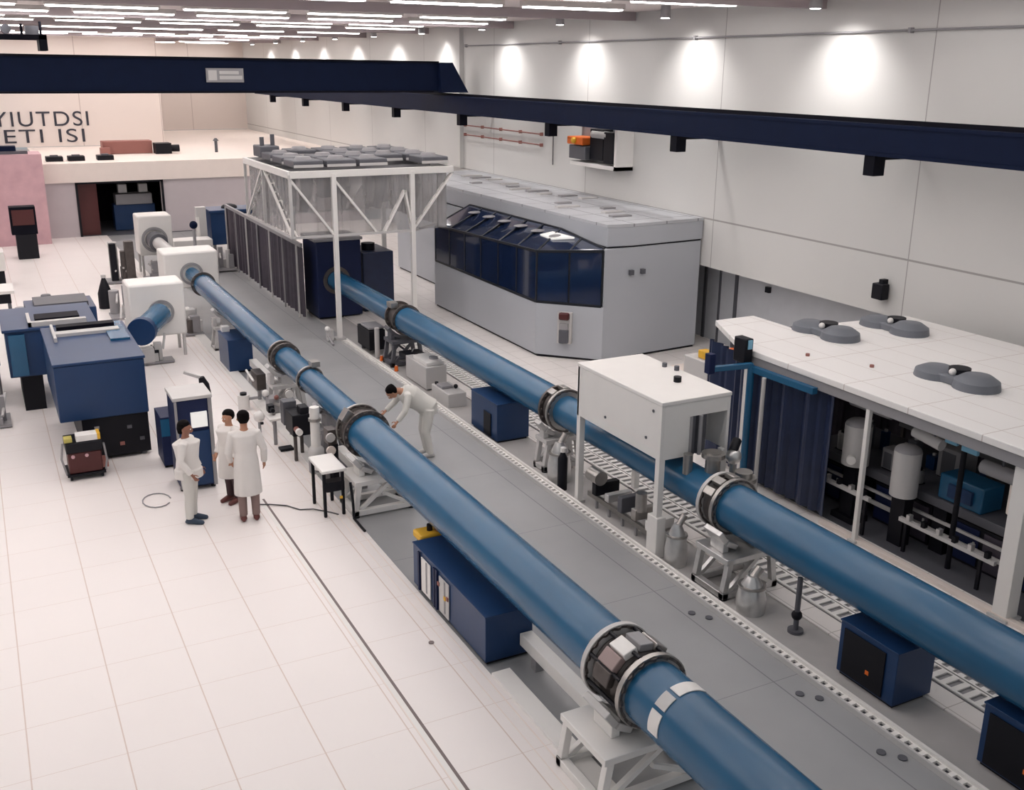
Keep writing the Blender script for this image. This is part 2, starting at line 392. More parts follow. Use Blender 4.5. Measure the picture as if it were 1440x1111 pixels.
# painted letters on the back wall
def text(s, loc, size, name, sx=1.0):
    c = bpy.data.curves.new(name, 'FONT'); c.body = s; c.size = size; c.extrude = .006; c.space_character = 1.12
    o = bpy.data.objects.new(name, c); COL.objects.link(o); o.location = loc; o.rotation_euler = (R(90), 0, 0); o.scale = (sx, 1, 1)
    c.materials.append(M['letter']); return o
wb = bpy.data.objects['wall_back']
for s, z, x, sz, sx in (('AYIUTDSI', 3.98, .33, 1.0, 1.10), ('TETI ISI', 3.2, .62, .92, 1.40)):
    o = text(s, (x, 55.98, z), sz, 'wall_lettering', sx); o.parent = wb

# stuff on the low roof at the back
t = thing('storage_crate', 'long red brown crate on the low roof below the back wall', 'crate', (7, 53.6, 3))
MB(t).box(5.35, 7.5, 50.4, 51.2, 2.985, 3.55).build('body', 'redbrown', bev=.02)
MB(t).box(5.2, 5.6, 49.9, 50.3, 2.985, 3.3).build('end_step', 'redbrown')
t = thing('air_handler', 'black machine at the right end of the red brown crate on the low roof', 'machine', (8.5, 53, 2.98))
MB(t).box(7.55, 8.25, 49.8, 50.6, 2.985, 3.45).build('body', 'black'); MB(t).cyl((8.25, 50.2, 3.2), (8.65, 50.2, 3.2), .16).build('duct_end', 'black')
for i, (x, l) in enumerate(((3.1, 'leftmost of three low black boxes along the low roof edge'), (3.95, 'middle one of three low black boxes along the low roof edge'), (5.1, 'rightmost of three low black boxes along the low roof edge, nearest the red crate'))):
    t = thing('equipment_case', l, 'case', (x, 47.5, 2.98))
    MB(t).box(x - .33, x + .33, 47.3, 47.9, 2.98, 3.18).build('body', 'black', bev=.02); MB(t).box(x - .15, x + .15, 47.45, 47.75, 3.18, 3.23).build('lid', 'grey_d')
t = thing('equipment_case', 'dark grey stack of flat cases on top of the pink wall block at far left', 'case', (.8, 45.3, 3.5))
MB(t).box(-.6, 2.0, 44.9, 45.7, 3.505, 3.62).build('lower_case', 'grey_d'); MB(t).box(-.3, 1.6, 45.0, 45.6, 3.62, 3.8).build('upper_case', 'crane')
t = thing('vent_pipe', 'small dark vent post on the low roof near the corner of the back wall', 'pipe', (10.3, 50, 2.98))
MB(t).cyl((10.3, 50, 2.98), (10.3, 50, 3.55), .07).cyl((10.3, 50, 3.5), (10.3, 50, 3.62), .14, .05).build('post', 'grey_d')

# things in the dark doorway
t = thing('instrument_rack', 'grey and blue instrument rack standing inside the dark doorway', 'rack', (6.2, 47.6, 0))
MB(t).box(5.2, 6.9, 47.2, 48, 0, 1.1).build('body', 'navy', bev=.02); MB(t).box(5.3, 6.8, 47.1, 47.9, 1.1, 1.55).build('grey_unit', 'grey_m', bev=.02)
for x in (5.45, 6.3):
    MB(t).box(x, x + .35, 47.2, 47.6, 1.6, 1.95).build('lamp_box', 'grey_l')
t = thing('floor_monitor', 'dark tall instrument stand with a screen in front of the pink wall block', 'monitor', (1.4, 41.5, 0))
MB(t).box(.98, 1.85, 41.3, 41.9, .9, 1.9).build('screen_box', 'crane_dk', bev=.02)
MB(t).box(1.05, 1.78, 41.27, 41.3, 1.25, 1.8).build('screen', 'red_dk')
MB(t).box(1.1, 1.8, 41.3, 42, 0, .9).build('cabinet', 'black', bev=.02)
t = thing('side_cabinet', 'white low cabinet with black base at the left edge beyond the navy boxes', 'cabinet', (0, 36.5, 0))
MB(t).box(-1.2, .55, 36, 37, .55, 1.15).build('white_top', 'white', bev=.02); MB(t).box(-1.2, .5, 36.05, 37, 0, .55).build('base', 'black')
t = thing('equipment_table', 'white topped bench with black underside behind the leftmost navy box', 'table', (-.2, 31.5, 0))
MB(t).box(-1.8, .6, 31, 32.2, .78, .86).build('top', 'white'); MB(t).box(-1.7, .5, 31.1, 32.1, .5, .78).build('apron', 'black')
for x in (-1.6, .45):
    for y in (31.15, 32.05): MB(t).box(x - .04, x + .04, y - .04, y + .04, 0, .5).build('leg', 'grey_d')
t = thing('supply_box', 'small grey machine with dark top on the floor left of the white chambers', 'machine', (1.35, 30.5, 0))
MB(t).box(1.0, 1.75, 30, 30.8, 0, .55).build('body', 'grey_m', bev=.02); MB(t).cyl((1.35, 30.4, .55), (1.35, 30.4, .8), .2, .12).build('top_dome', 'grey_d')

# wall panel with the orange lamp
t = thing('wall_equipment_box', 'white framed box on the right wall holding dark gear and an orange lamp', 'control box', (15.8, 25, 4.2))
MB(t).box(15.98, 16.1, 24.0, 26.4, 4.25, 5.3).build('back_plate', 'grey_m')
MB(t).box(15.55, 16.1, 23.85, 23.97, 4.2, 5.3).box(15.55, 16.1, 23.85, 26.3, 4.2, 4.3).build('frame', 'white')
MB(t).box(15.6, 16.0, 24.1, 24.6, 4.35, 5.2).box(15.65, 15.98, 24.7, 25.4, 4.4, 5.25).build('dark_units', 'black', bev=.02)
MB(t).box(15.5, 15.98, 25.4, 26.3, 4.38, 4.75).build('lower_unit', 'grey_d', bev=.02)
MB(t).box(15.45, 15.98, 25.5, 26.35, 4.78, 5.0).build('orange_lamp', 'orange', bev=.03); MB(t).ball((15.42, 25.9, 4.9), .09).build('yellow_beacon', 'yellow')
MB(t).cyl((15.7, 24.5, 5.1), (15.7, 25.3, 5.1), .11).build('motor', 'grey_l')
t = thing('wall_speaker', 'small black speaker on the right wall above the white clean room roof', 'speaker', (16.0, 14.6, 2.5))
MB(t).box(15.86, 16.06, 14.46, 14.74, 2.46, 2.78).build('body', 'black', bev=.02); MB(t).box(15.95, 16.1, 14.55, 14.65, 2.74, 2.86).build('bracket', 'black')
t = thing('wall_socket', 'tiny black fitting under the wall overhang beside the grey enclosure', 'socket', (16.85, 18.9, 1.5))
MB(t).box(16.82, 16.9, 18.83, 18.97, 1.68, 1.82).build('body', 'black')

# ------------------------------------------------------------------ grey enclosure with the big window
t = thing('instrument_enclosure', 'large grey enclosure with a dark blue wraparound window by the right wall', 'enclosure', (14, 25, 0))
base = [(11.9, 27.9), (11.9, 21.6), (13.08, 20.38), (16.05, 20.6), (16.05, 34), (13.1, 34), (13.1, 27.9)]
MB(t).prism(base, .06, 1.36).build('lower_wall', 'encl')
MB(t).prism([(x + (.04 if x < 16 else -.02), y + (.04 if y < 21 else -.04)) for x, y in base], 0, .06).build('plinth', 'black')
MB(t).prism([(13.05, 27.9), (13.08, 20.38), (16.05, 20.6), (16.05, 34), (13.1, 34)], 1.36, 2.76).build('upper_wall', 'encl')
MB(t).prism([(13.1, 34), (13.12, 28), (13.2, 20.5), (13.9, 20.42), (16.08, 20.58), (16.08, 34)], 2.80, 3.26).build('fascia', 'encl', bev=.02)
MB(t).prism([(13.1, 34.1), (13.12, 28), (13.2, 20.5), (13.9, 20.42), (16.08, 20.58), (16.08, 34.1)], 3.26, 3.33).build('roof', 'encl_roof')
MB(t).prism([(13.16, 34), (13.16, 28), (13.24, 20.56), (13.9, 20.48), (16.05, 20.62), (16.05, 34)], 2.76, 2.80).build('shadow_gap', 'black')
# window: vertical band then glass sloping back under the fascia
lo = [(11.92, 27.85, 1.38), (11.92, 21.62, 1.38), (13.06, 20.44, 1.38)]
mid = [(11.92, 27.85, 2.42), (11.92, 21.62, 2.62), (13.06, 20.44, 2.72)]
top = [(13.04, 27.85, 2.95), (13.14, 22.6, 2.95), (13.12, 20.50, 2.76)]
wn = MB(t)
for a, b in ((lo, mid), (mid, top)):
    for i in (0, 1):
        q = [wn.v(a[i]), wn.v(a[i + 1]), wn.v(b[i + 1]), wn.v(b[i])]; wn.bm.faces.new(q)
win = wn.build('window', 'glass', smooth=False)
so = win.modifiers.new('t', 'SOLIDIFY'); so.thickness = .02; so.offset = 0
def lerp(a, b, f): return tuple(a[i] + (b[i] - a[i]) * f for i in range(3))
fr = MB(t)
for k in range(7):
    f = k / 6
    p, q, r = lerp(lo[0], lo[1], f), lerp(mid[0], mid[1], f), lerp(top[0], top[1], f)
    fr.beam(p, q, .05); fr.beam(q, r, .05)
for f in (.5, 1):
    p, q, r = lerp(lo[1], lo[2], f), lerp(mid[1], mid[2], f), lerp(top[1], top[2], f)
    fr.beam(p, q, .05); fr.beam(q, r, .05)
for A in (lo, mid, top):
    fr.beam(A[0], A[1], .06); fr.beam(A[1], A[2], .06)
fr.build('window_frame', 'frame_blk', win)
# ceiling reflections on the sloped glass, built as solid pale shapes
MB(t).hexa([(12.55, 22.0, 2.80), (12.62, 22.75, 2.79), (12.9, 22.6, 2.86), (12.95, 21.6, 2.86), (12.55, 22.0, 2.84), (12.62, 22.75, 2.83), (12.9, 22.6, 2.91), (12.95, 21.6, 2.9)]).build('reflection_patch', 'screen')
for k in range(6):
    y = 26.9 - .95 * k
    MB(t).ball((12.75, y, 2.86), .17, (1.2, .9, .25)).build('reflection_oval', 'grey_m')
for x, y in ((13.8, 20.33),(14.15, 20.36)):
    MB(t).box(x, x + .1, y, y + .1, 2.1, 2.22).build('wall_knob', 'grey_d')
rnd = random.Random(3)
for k in range(16):
    x = 13.6 + rnd.random() * 1.6; y = 21.5 + k * .7
    MB(t).box(x, x + .35 + rnd.random() * .4, y, y + .2, 3.33, 3.37).build('roof_clip', 'grey_l' if k % 2 else 'grey_m')
c, n2 = Vector((12.42, 21.04, 0)), Vector((-.72, -.69, 0))
t = thing('wall_telephone', 'narrow dark and grey unit fixed on the angled front of the grey enclosure', 'wall unit', (12.42, 21.04, .4))
MB(t).obox(c + n2 * .03 + Vector((0, 0, .80)), (.36, .14, .78), R(-46)).build('back_box', 'grey_l', bev=.01)
MB(t).obox(c + n2 * .12 + Vector((0, 0, 1.1)), (.26, .14, .18), R(-46)).build('handset', 'red_dk', bev=.04)
MB(t).obox(c + n2 * .12 + Vector((0, 0, .6)), (.24, .12, .35), R(-46)).build('lower_box', 'grey_d', bev=.03)
MB(t).obox(c + n2 * .12 + Vector((0, 0, .85)), (.22, .10, .15), R(-46)).build('dial', 'grey_m')

# ------------------------------------------------------------------ vacuum tubes
def segs(root, x, z, y0, y1, r, mat='blue', name='tube_section', n=48):
    return MB(root).cyl((x, y0, z), (x, y1, z), r, n=n).build(name, mat)
def bellows(root, x, z, y0, y1, r, mat='steel_dk', k=8):
    pts, rad = [], []
    for i in range(k * 2 + 1):
        pts.append((x, y0 + (y1 - y0) * i / (k * 2), z)); rad.append(r if i % 2 else r * .9)
    return MB(root).loft(pts, rad, 40).build('bellows', mat, ang=10)
def flange(root, x, z, y, r, mat='steel', bolts=16, th=.06, ri=.2):
    f = MB(root).ring((x, y, z), 'Y', ri, r, th).build('flange', mat)
    b = MB(root); n = bolts * 5; L = []
    for q, e in ((r - .045, -1), (r - .015, -1), (r - .015, 1), (r - .045, 1)):
        L.append([b.v((x + q * math.cos(2 * math.pi * k / n), y + e * th * (.9 if k % 5 < 2 else .52), z + q * math.sin(2 * math.pi * k / n))) for k in range(n)])
    for i in range(4):
        for k in range(n): b.bm.faces.new((L[i][k], L[i][(k + 1) % n], L[(i + 1) % 4][(k + 1) % n], L[(i + 1) % 4][k]))
    b.build('bolt_ring', 'steel_dk', f, smooth=False)
    return f
AX, BX, TZ = 5.20, 8.74, 1.10
TA = thing('vacuum_tube', 'long blue vacuum tube between the white tiled floor and the grey walkway', 'vacuum tube', (AX, 15, 0))
segs(TA, AX, TZ, 1.5, 6.98, .33)
segs(TA, AX, TZ, 7.62, 15.1, .33)
flange(TA, AX, TZ, 7.0, .40, 'steel'); flange(TA, AX, TZ, 7.62, .41, 'grey_l')
bellows(TA, AX, TZ, 7.04, 7.58, .34, k=5)
for a in range(8):
    th = a * math.pi / 4 + .3
    cx, cz = AX + .375 * math.cos(th), TZ + .375 * math.sin(th)
    MB(TA).cyl((cx, 7.05, cz), (cx, 7.58, cz), .022, n=10).build('tie_rod', 'black')
for a, mt in ((1.95, 'white'), (2.4, 'rosy'), (1.45, 'grey_m'), (2.85, 'steel_dk'), (.95, 'steel')):
    cx, cz = AX + .37 * math.cos(a), TZ + .37 * math.sin(a)
    MB(TA).obox((cx, 7.3, cz), (.08, .26, .16), 0, 0, -a).build('clamp_block', mt, bev=.01)
# white label band
for a0, a1, mt in ((1.0, 1.9, 'white'), (2.02, 2.5, 'grey_l'), (2.62, 3.3, 'white')):
    b = MB(TA); n = 8; P = []
    for i in range(n + 1):
        th = a0 + (a1 - a0) * i / n
        for y in (6.42, 6.57):
            for r in (.332, .342): P.append(b.v((AX + r * math.cos(th), y, TZ + r * math.sin(th))))
    for i in range(n):
        q = P[4 * i:4 * i + 8]
        for f in ((1, 5, 7, 3), (0, 2, 6, 4), (0, 4, 5, 1), (2, 3, 7, 6)): b.bm.faces.new([q[j] for j in f])
    b.build('white_band' if mt == 'white' else 'band_clip', mt)
# gate valve and thinner middle run
flange(TA, AX, TZ, 15.12, .40, 'steel_dk'); flange(TA, AX, TZ, 15.5, .40, 'steel')
bellows(TA, AX, TZ, 15.15, 15.47, .33, k=3)
AZ = 1.16
segs(TA, AX, AZ, 15.5, 18.25, .225); flange(TA, AX, AZ, 18.3, .27, 'steel', 12, ri=.15)
segs(TA, AX, AZ, 18.35, 19.95, .235); flange(TA, AX, AZ, 20.0, .31, 'steel_dk', 12, ri=.15); flange(TA, AX, AZ, 20.25, .31, 'steel', 12, ri=.15)
MB(TA).cyl((AX, 20.0, AZ), (AX, 20.25, AZ), .26).build('joint_ring', 'steel_dk')
segs(TA, AX, AZ, 20.28, 28.2, .265); flange(TA, AX, AZ, 28.25, .33, 'steel_dk', 12, ri=.15)
MB(TA).loft([(AX, 28.3, AZ), (AX, 28.8, AZ), (AX, 29.82, AZ)], [.22, .19, .19], 32).build('neck', 'blue')
MB(TA).obox((AX + .1, 18.3, AZ + .31), (.16, .22, .1)).build('valve_body', 'steel')
MB(TA).obox((AX - .28, 15.3, TZ + .3), (.13, .2, .2), 0, 0, R(35)).build('gauge_block', 'steel')

TB = thing('vacuum_tube', 'long blue vacuum tube passing under the white housing and beside the clean room', 'vacuum tube', (BX, 15, 0))
segs(TB, BX, TZ, 1.5, 10.1, .33); flange(TB, BX, TZ, 10.12, .41, 'steel'); flange(TB, BX, TZ, 10.42, .40, 'grey_l')
bellows(TB, BX, TZ, 10.15, 10.4, .34, k=3)
segs(TB, BX, TZ, 10.42, 14.7, .28); flange(TB, BX, TZ, 14.72, .40, 'steel'); flange(TB, BX, TZ, 15.0, .39, 'steel_dk')
bellows(TB, BX, TZ, 14.75, 14.98, .33, k=3)
segs(TB, BX, TZ, 15.0, 22.2, .31); flange(TB, BX, TZ, 22.25, .37, 'steel_dk', ri=.15); flange(TB, BX, TZ, 22.75, .36, 'steel_dk', ri=.15)
MB(TB).cyl((BX, 22.25, TZ), (BX, 22.75, TZ), .30).build('joint_ring', 'steel_dk')
segs(TB, BX, TZ, 22.78, 27.5, .27)
MB(TB).obox((BX - .25, 22.5, TZ + .35), (.18, .3, .12)).build('valve_body', 'steel')
for a, y in ((2.0, 10.27), (2.5, 10.27), (1.4, 10.27), (2.1, 14.86), (1.5, 14.86)):
    MB(TB).obox((BX + .38 * math.cos(a), y, TZ + .38 * math.sin(a)), (.07, .2, .12), 0, 0, -a).build('clamp_block', 'steel', bev=.01)
MB(TB).cyl((BX + .1, 10.75, TZ + .2), (BX + .1, 10.75, TZ + .58), .11).cyl((BX + .1, 10.75, TZ + .5), (BX + .1, 10.75, TZ + .56), .17).cyl((BX - .15, 11.0, TZ + .2), (BX - .15, 11.0, TZ + .5), .07).build('top_port', 'steel')

# ------------------------------------------------------------------ supports for the tubes
def support(label, x, y, mat='white', w=.95, d=.5, rs=.42, za=TZ, z0=-.03, saddle=True):
    top = min(.62, za - rs - .10)
    t = thing('tube_support', label, 'support', (x, y, z0))
    MB(t).box(x - w / 2, x + w / 2, y - d / 2, y - d / 2 + .1, z0 + .03, z0 + .12).box(x - w / 2, x + w / 2, y + d / 2 - .1, y + d / 2, z0 + .03, z0 + .12).box(x - w / 2, x - w / 2 + .1, y - d / 2, y + d / 2, z0 + .03, z0 + .12).box(x + w / 2 - .1, x + w / 2, y - d / 2, y + d / 2, z0 + .03, z0 + .12).build('base_frame', mat, bev=.008)
    for sx in (-1, 1):
        for sy in (-1, 1):
            MB(t).beam((x + sx * (w / 2 - .05), y + sy * (d / 2 - .05), z0 + .12), (x + sx * (w / 2 - .12), y + sy * (d / 2 - .05), top - .05), .085).build('leg', mat, bev=.006)
            MB(t).cyl((x + sx * (w / 2 - .05), y + sy * (d / 2 - .05), z0), (x + sx * (w / 2 - .05), y + sy * (d / 2 - .05), z0 + .03), .06, n=14).build('foot', 'black')
    for sy in (-1, 1):
        MB(t).beam((x - w / 2 + .1, y + sy * (d / 2 - .05), z0 + .1), (x + .12, y + sy * (d / 2 - .05), top - .08), .06).build('brace', mat)
        MB(t).beam((x + w / 2 - .1, y + sy * (d / 2 - .02), z0 + .1), (x - .02, y + sy * (d / 2 - .02), top - .25), .05).build('brace', mat)
    MB(t).box(x - w / 2 + .04, x + w / 2 - .04, y - d / 2, y + d / 2, top - .08, top).build('top_plate', mat, bev=.008)
    if saddle:
        for a in (-2.5, -2.05, -1.09, -.64):
            MB(t).obox((x + (rs + .05) * math.cos(a), y, za + (rs + .05) * math.sin(a)), (.08, d * .5, .19), 0, 0, -a).build('saddle_pad', 'grey_l' if mat == 'white' else mat, bev=.01)
        for sx in (-1, 1):
            MB(t).box(x + sx * .3 - .05, x + sx * .3 + .05, y - d * .2, y + d * .2, top, top + .2).build('saddle_block', mat, bev=.01)
        if za - rs - top > .13: MB(t).box(x - .12, x + .12, y - .15, y + .15, top, za - rs - .02).build('riser', mat)
    return t
support('white braced stand under the large bolted joint closest to the camera', AX, 7.3, d=.85, w=1.25)
support('white braced stand between the small white topped table and the yellow winch', AX + .02, 14.75, d=.7, w=1.06)
support('foil covered stand under the tube joint just in front of the white housing', BX, 10.0, mat='foil', d=.7, w=.95)
support('grey stand under the tube joint at the far end of the white housing', BX, 14.95, mat='grey_l', d=.4, w=.8)
support('grey stand under the joint where the thin blue run meets the thicker far run', AX, 20.12, mat='grey_l', d=.5, w=.75, rs=.33, za=1.16)
support('small stand under the blue tube beyond the small navy cabinet', AX, 25.6, mat='grey_l', d=.5, w=.75, rs=.28, za=1.16)
support('dark grey stand under the tube joint beside the truss frame post', BX, 22.5, mat='grey_d', d=.6, w=.85, rs=.39)
support('grey stand under the middle of the thin blue run', AX, 17.1, mat='grey_m', d=.4, w=.6, rs=.24, za=1.16)

# foil wrapped pump gear along the near side of tube B by the housing
def foil_pump(label, x, y, h, r, name='ion_pump'):
    t = thing(name, label, 'pump', (x, y, -.02))
    MB(t).loft([(x, y, -.02), (x, y, h * .35), (x, y, h * .7), (x, y, h)], [r, r * 1.05, r * .85, r * .35], 18).build('wrapped_body', 'foil')
    MB(t).cyl((x, y, h * .9), (x + .12, y, h * 1.18), r * .3).build('port', 'steel')
    MB(t).ring((x, y, h * .72), 'Z', r * .6, r * .98, .03, 18).build('clamp_ring', 'steel')
    return t
foil_pump('crumpled foil wrapped pump standing between the foil covered stand and the white housing post', 8.36, 10.85, .62, .16)
foil_pump('low wide foil wrapped pump at the camera side of the foil covered stand', 8.45, 9.3, .5, .19)
foil_pump('white wrapped round pump beside the far end post of the white housing', 8.42, 14.35, .70, .2)
t = thing('hose_stand', 'thin dark post with black coupling between foil wrapped gear and white floor panel', 'stand', (8.62, 8.62, -.02))
MB(t).cyl((8.62, 8.62, -.02), (8.62, 8.62, .75), .035).cyl((8.62, 8.62, -.02), (8.62, 8.62, .02), .1).build('post', 'grey_d'); MB(t).ball((8.62, 8.62, .22), .07).build('coupling', 'black')

# ------------------------------------------------------------------ navy cabinets under the tubes
def cabinet(label, x0, x1, y0, y1, z1, name='electronics_cabinet', doors=True):
    t = thing(name, label, 'cabinet', ((x0 + x1) / 2, (y0 + y1) / 2, -.02))
    MB(t).box(x0, x1, y0, y1, .02, z1 - .02).build('body', 'navy', bev=.008)
    MB(t).box(x0 - .01, x1 + .01, y0 - .01, y1 + .01, z1 - .02, z1).build('top_panel', 'navy', bev=.004)
    MB(t).box(x0 + .03, x1 - .03, y0 + .03, y1 - .03, -.02, .02).build('plinth', 'black')
    return t
t = cabinet('long navy cabinet with open pale compartments under the near blue tube', 4.72, 5.36, 9.68, 11.95, .64)
for y0, y1, mt in ((11.32, 11.62, 'white'), (10.72, 11.02, 'grey_l')):
    c = MB(t).box(4.700, 4.712, y0, y1, .06, .56).build('compartment', mt)
    MB(t).box(4.694, 4.70, y0 + .1, y0 + .14, .1, .55).build('divider', 'grey_m', c)
for y in (11.68, 11.16, 11.08):
    MB(t).box(4.69, 4.712, y, y + .05, .03, .6).build('upright', 'navy_dk')
for y, z, mt in ((10.8, .3, 'yellow'), (10.72, .33, 'redbrown'), (11.0, .42, 'redbrown')):
    MB(t).box(4.685, 4.70, y, y + .05, z, z + .05).build('indicator', mt)
t2 = cabinet('navy cabinet with a black end under the near part of the right blue tube', 8.42, 9.03, 6.84, 7.70, .70)
MB(t2).box(8.40, 8.415, 7.0, 7.62, .05, .62).build('black_door', 'black'); MB(t2).box(8.393, 8.40, 7.2, 7.25, .22, .27).build('red_lamp', 'orange')
t2 = cabinet('navy cabinet cut off by the lower right corner of the picture', 8.50, 9.1, 4.9, 5.78, .72)
MB(t2).box(8.48, 8.495, 5.05, 5.7, .05, .64).build('black_door', 'black'); MB(t2).box(8.473, 8.48, 5.2, 5.25, .22, .27).build('red_lamp', 'orange')
t2 = cabinet('navy cabinet under the right tube between the grey equipment and the white housing', 8.26, 8.95, 16.45, 17.6, .76)
MB(t2).box(8.24, 8.255, 16.7, 17.0, .05, .5).build('black_door', 'black')
t2 = cabinet('small navy cabinet under the far part of the near blue tube', 4.74, 5.3, 23.35, 24.4, .78)
MB(t2).box(4.8, 4.98, 24.2, 24.4, .78, .9).build('white_cap', 'white')
# yellow tool on cabinet end
t = thing('winch', 'yellow and dark red winch on the far end of the long navy cabinet', 'winch', (4.95, 12.15, .0))
MB(t).box(4.85, 5.2, 12.0, 12.3, .55, .66).build('yellow_body', 'yellow', bev=.03); MB(t).cyl((5.12, 12.1, .69), (5.34, 12.1, .69), .05).build('drum', 'redbrown')
MB(t).cyl((5.05, 12.15, .66), (5.05, 12.15, .75), .04).build('handle', 'black'); MB(t).box(4.9, 5.15, 12.05, 12.25, -.03, .55).build('pedestal', 'navy_dk')

# ------------------------------------------------------------------ white housing over tube B
t = thing('instrument_housing', 'white box housing on posts straddling the right blue tube', 'housing', (8.8, 12.3, 0))
x0, x1, y0, y1 = 8.2, 9.42, 11.15, 13.45
MB(t).box(x0, x0 + .05, y0, y1, 1.5, 2.32).build('side_panel', 'white', bev=.005)
MB(t).box(x1 - .05, x1, y0, y1, 1.5, 2.32).build('side_panel', 'white', bev=.005)
MB(t).box(x0, x1, y1 - .05, y1, 1.5, 2.32).build('end_panel', 'white')
MB(t).box(x0 + .05, x1 - .05, y0, y0 + .05, 2.1, 2.32).box(x0 + .05, x0 + .5, y0, y0 + .05, 1.5, 2.1).build('end_panel', 'white')
MB(t).box(x0 - .01, x1 + .01, y0 - .01, y1 + .01, 2.32, 2.38).build('top_panel', 'white', bev=.01)
for x, y in ((x0, y0), (x0, y1 - .1), (x1 - .1, y0), (x1 - .1, y1 - .1)):
    p = MB(t).box(x, x + .1, y, y + .1, -.02, 1.5).build('post', 'white', bev=.005)
    MB(t).box(x - .03, x + .13, y - .03, y + .13, -.02, .03).build('post_foot', 'grey_l', p)
MB(t).box(x0 - .02, x0 + .14, y0 - .05, y0 + .2, -.02, .62).build('lower_sleeve', 'white', bev=.01)
MB(t).box(8.75, 8.82, y0 + .02, y0 + .3, 1.5, 2.1).cyl((9.02, y0 + .25, 1.45), (9.02, y0 + .25, 2.1), .14).build('dark_instrument', 'grey_d')
MB(t).cyl((8.88, y0 - .02, 1.5), (8.88, y0 - .02, 2.1), .03).box(8.7, 8.73, y0 - .03, y0 + .02, 1.5, 2.1).build('conduit', 'grey_m')
for y, z in ((11.35, 2.2), (11.5, 1.75), (12.6, 1.72)):
    MB(t).cyl((x0 - .015, y, z), (x0, y, z), .022, n=12).build('latch', 'grey_d')
MB(t).cyl((9.0, 11.9, 2.38), (9.0, 11.9, 2.46), .06).build('top_knob', 'black')
MB(t).cyl((9.35, 12.4, 2.38), (9.35, 12.4, 2.45), .04).cyl((9.3, 12.65, 2.38), (9.3, 12.65, 2.44), .04).build('top_fitting', 'grey_d')
# gear beneath the housing
t = thing('optics_carriage', 'silver carriage of rails and blocks under the white housing', 'machine', (8.55, 12.3, -.02))
MB(t).box(8.36, 8.42, 11.3, 13.3, .12, .2).box(8.7, 8.76, 11.3, 13.3, .12, .2).build('rail', 'steel')
for k in range(5):
    y = 11.5 + .38 * k
    MB(t).box(8.34, 8.8, y, y + .12, .2 + .03 * (k % 2), .36 + .05 * (k % 3)).build('block', ['white', 'steel', 'grey_d', 'foil', 'black'][k], bev=.01)
    MB(t).box(8.36, 8.4, y, y + .04, -.02, .12).build('foot', 'grey_m')
MB(t).cyl((8.36, 12.9, .55), (8.36, 13.2, .55), .12).build('motor', 'steel')
MB(t).cyl((8.45, 11.9, .38), (8.45, 11.9, .68), .09).build('motor', 'steel')
t = thing('gas_bottle', 'slim black bottle standing by the far post of the white housing', 'bottle', (8.22, 13.95, -.03))
MB(t).loft([(8.27, 13.98, -.02), (8.27, 13.98, .55), (8.27, 13.98, .62), (8.27, 13.98, .66)], [.085, .085, .05, .03], 16).build('body', 'black'); MB(t).cyl((8.27, 13.98, .66), (8.27, 13.98, .74), .045).build('cap', 'white')
t = thing('valve_cluster', 'cluster of round steel valves behind the tube joint in front of the white housing', 'valve', (9.35, 10.8, 0))
MB(t).box(9.28, 9.5, 10.6, 10.95, .0, .75).build('stand', 'grey_m', bev=.02)
MB(t).cyl((9.38, 10.7, .75), (9.38, 10.7, 1.3), .13).cyl((9.38, 10.7, 1.16), (9.38, 10.7, 1.22), .19).build('valve_body', 'steel')
MB(t).ball((9.42, 11.0, 1.42), .12).cyl((9.42, 11.0, .7), (9.42, 11.0, 1.35), .05).build('gauge', 'foil'); MB(t).cyl((9.4, 11.0, 1.5), (9.55, 11.1, 1.62), .07).build('knob', 'black')

# ------------------------------------------------------------------ grey equipment between walkway and tube B
def machine(name, label, x, y, parts, cat='machine', z=-.02):
    """parts: (shape, material, geometry...)"""
    t = thing(name, label, cat, (x, y, z))
    for nm, mt, kind, *a in parts:
        b = MB(t)
        if kind == 'box': dx, dy, z0, sx, sy, sz = a; b.box(x + dx - sx / 2, x + dx + sx / 2, y + dy - sy / 2, y + dy + sy / 2, z0, z0 + sz); b.build(nm, mt, bev=.012)
        elif kind == 'cyl': dx, dy, z0, r, h = a; b.cyl((x + dx, y + dy, z0), (x + dx, y + dy, z0 + h), r); b.build(nm, mt)
        elif kind == 'rod': p, q, r = a; b.cyl((x + p[0], y + p[1], p[2]), (x + q[0], y + q[1], q[2]), r, n=12); b.build(nm, mt)
        elif kind == 'ball': dx, dy, z0, r = a; b.ball((x + dx, y + dy, z0), r); b.build(nm, mt)
    return t
machine('control_console', 'pale grey console with a dark knob beside the right tube near the truss frame', 8.58, 20.7, [
    ('body', 'grey_l', 'box', 0, 0, .02, .5, 1.2, .5), ('sloped_top', 'white', 'box', .02, -.1, .52, .42, .8, .08), ('knob', 'black', 'cyl', -.1, .35, .52, .05, .07), ('dial', 'grey_m', 'cyl', .1, -.2, .6, .1, .04), ('foot', 'grey_d', 'box', 0, 0, -.02, .4, 1.1, .04)])
machine('control_console', 'low pale grey box with a grey lid between the grey console and a navy cabinet', 8.5, 19.25, [
    ('body', 'grey_l', 'box', 0, 0, -.02, .42, .9, .3), ('lid', 'grey_m', 'box', -.05, .1, .28, .26, .3, .06), ('knob', 'black', 'cyl', -.12, .38, .28, .04, .05), ('coupling', 'black', 'ball', .12, -.1, .33, .05)])
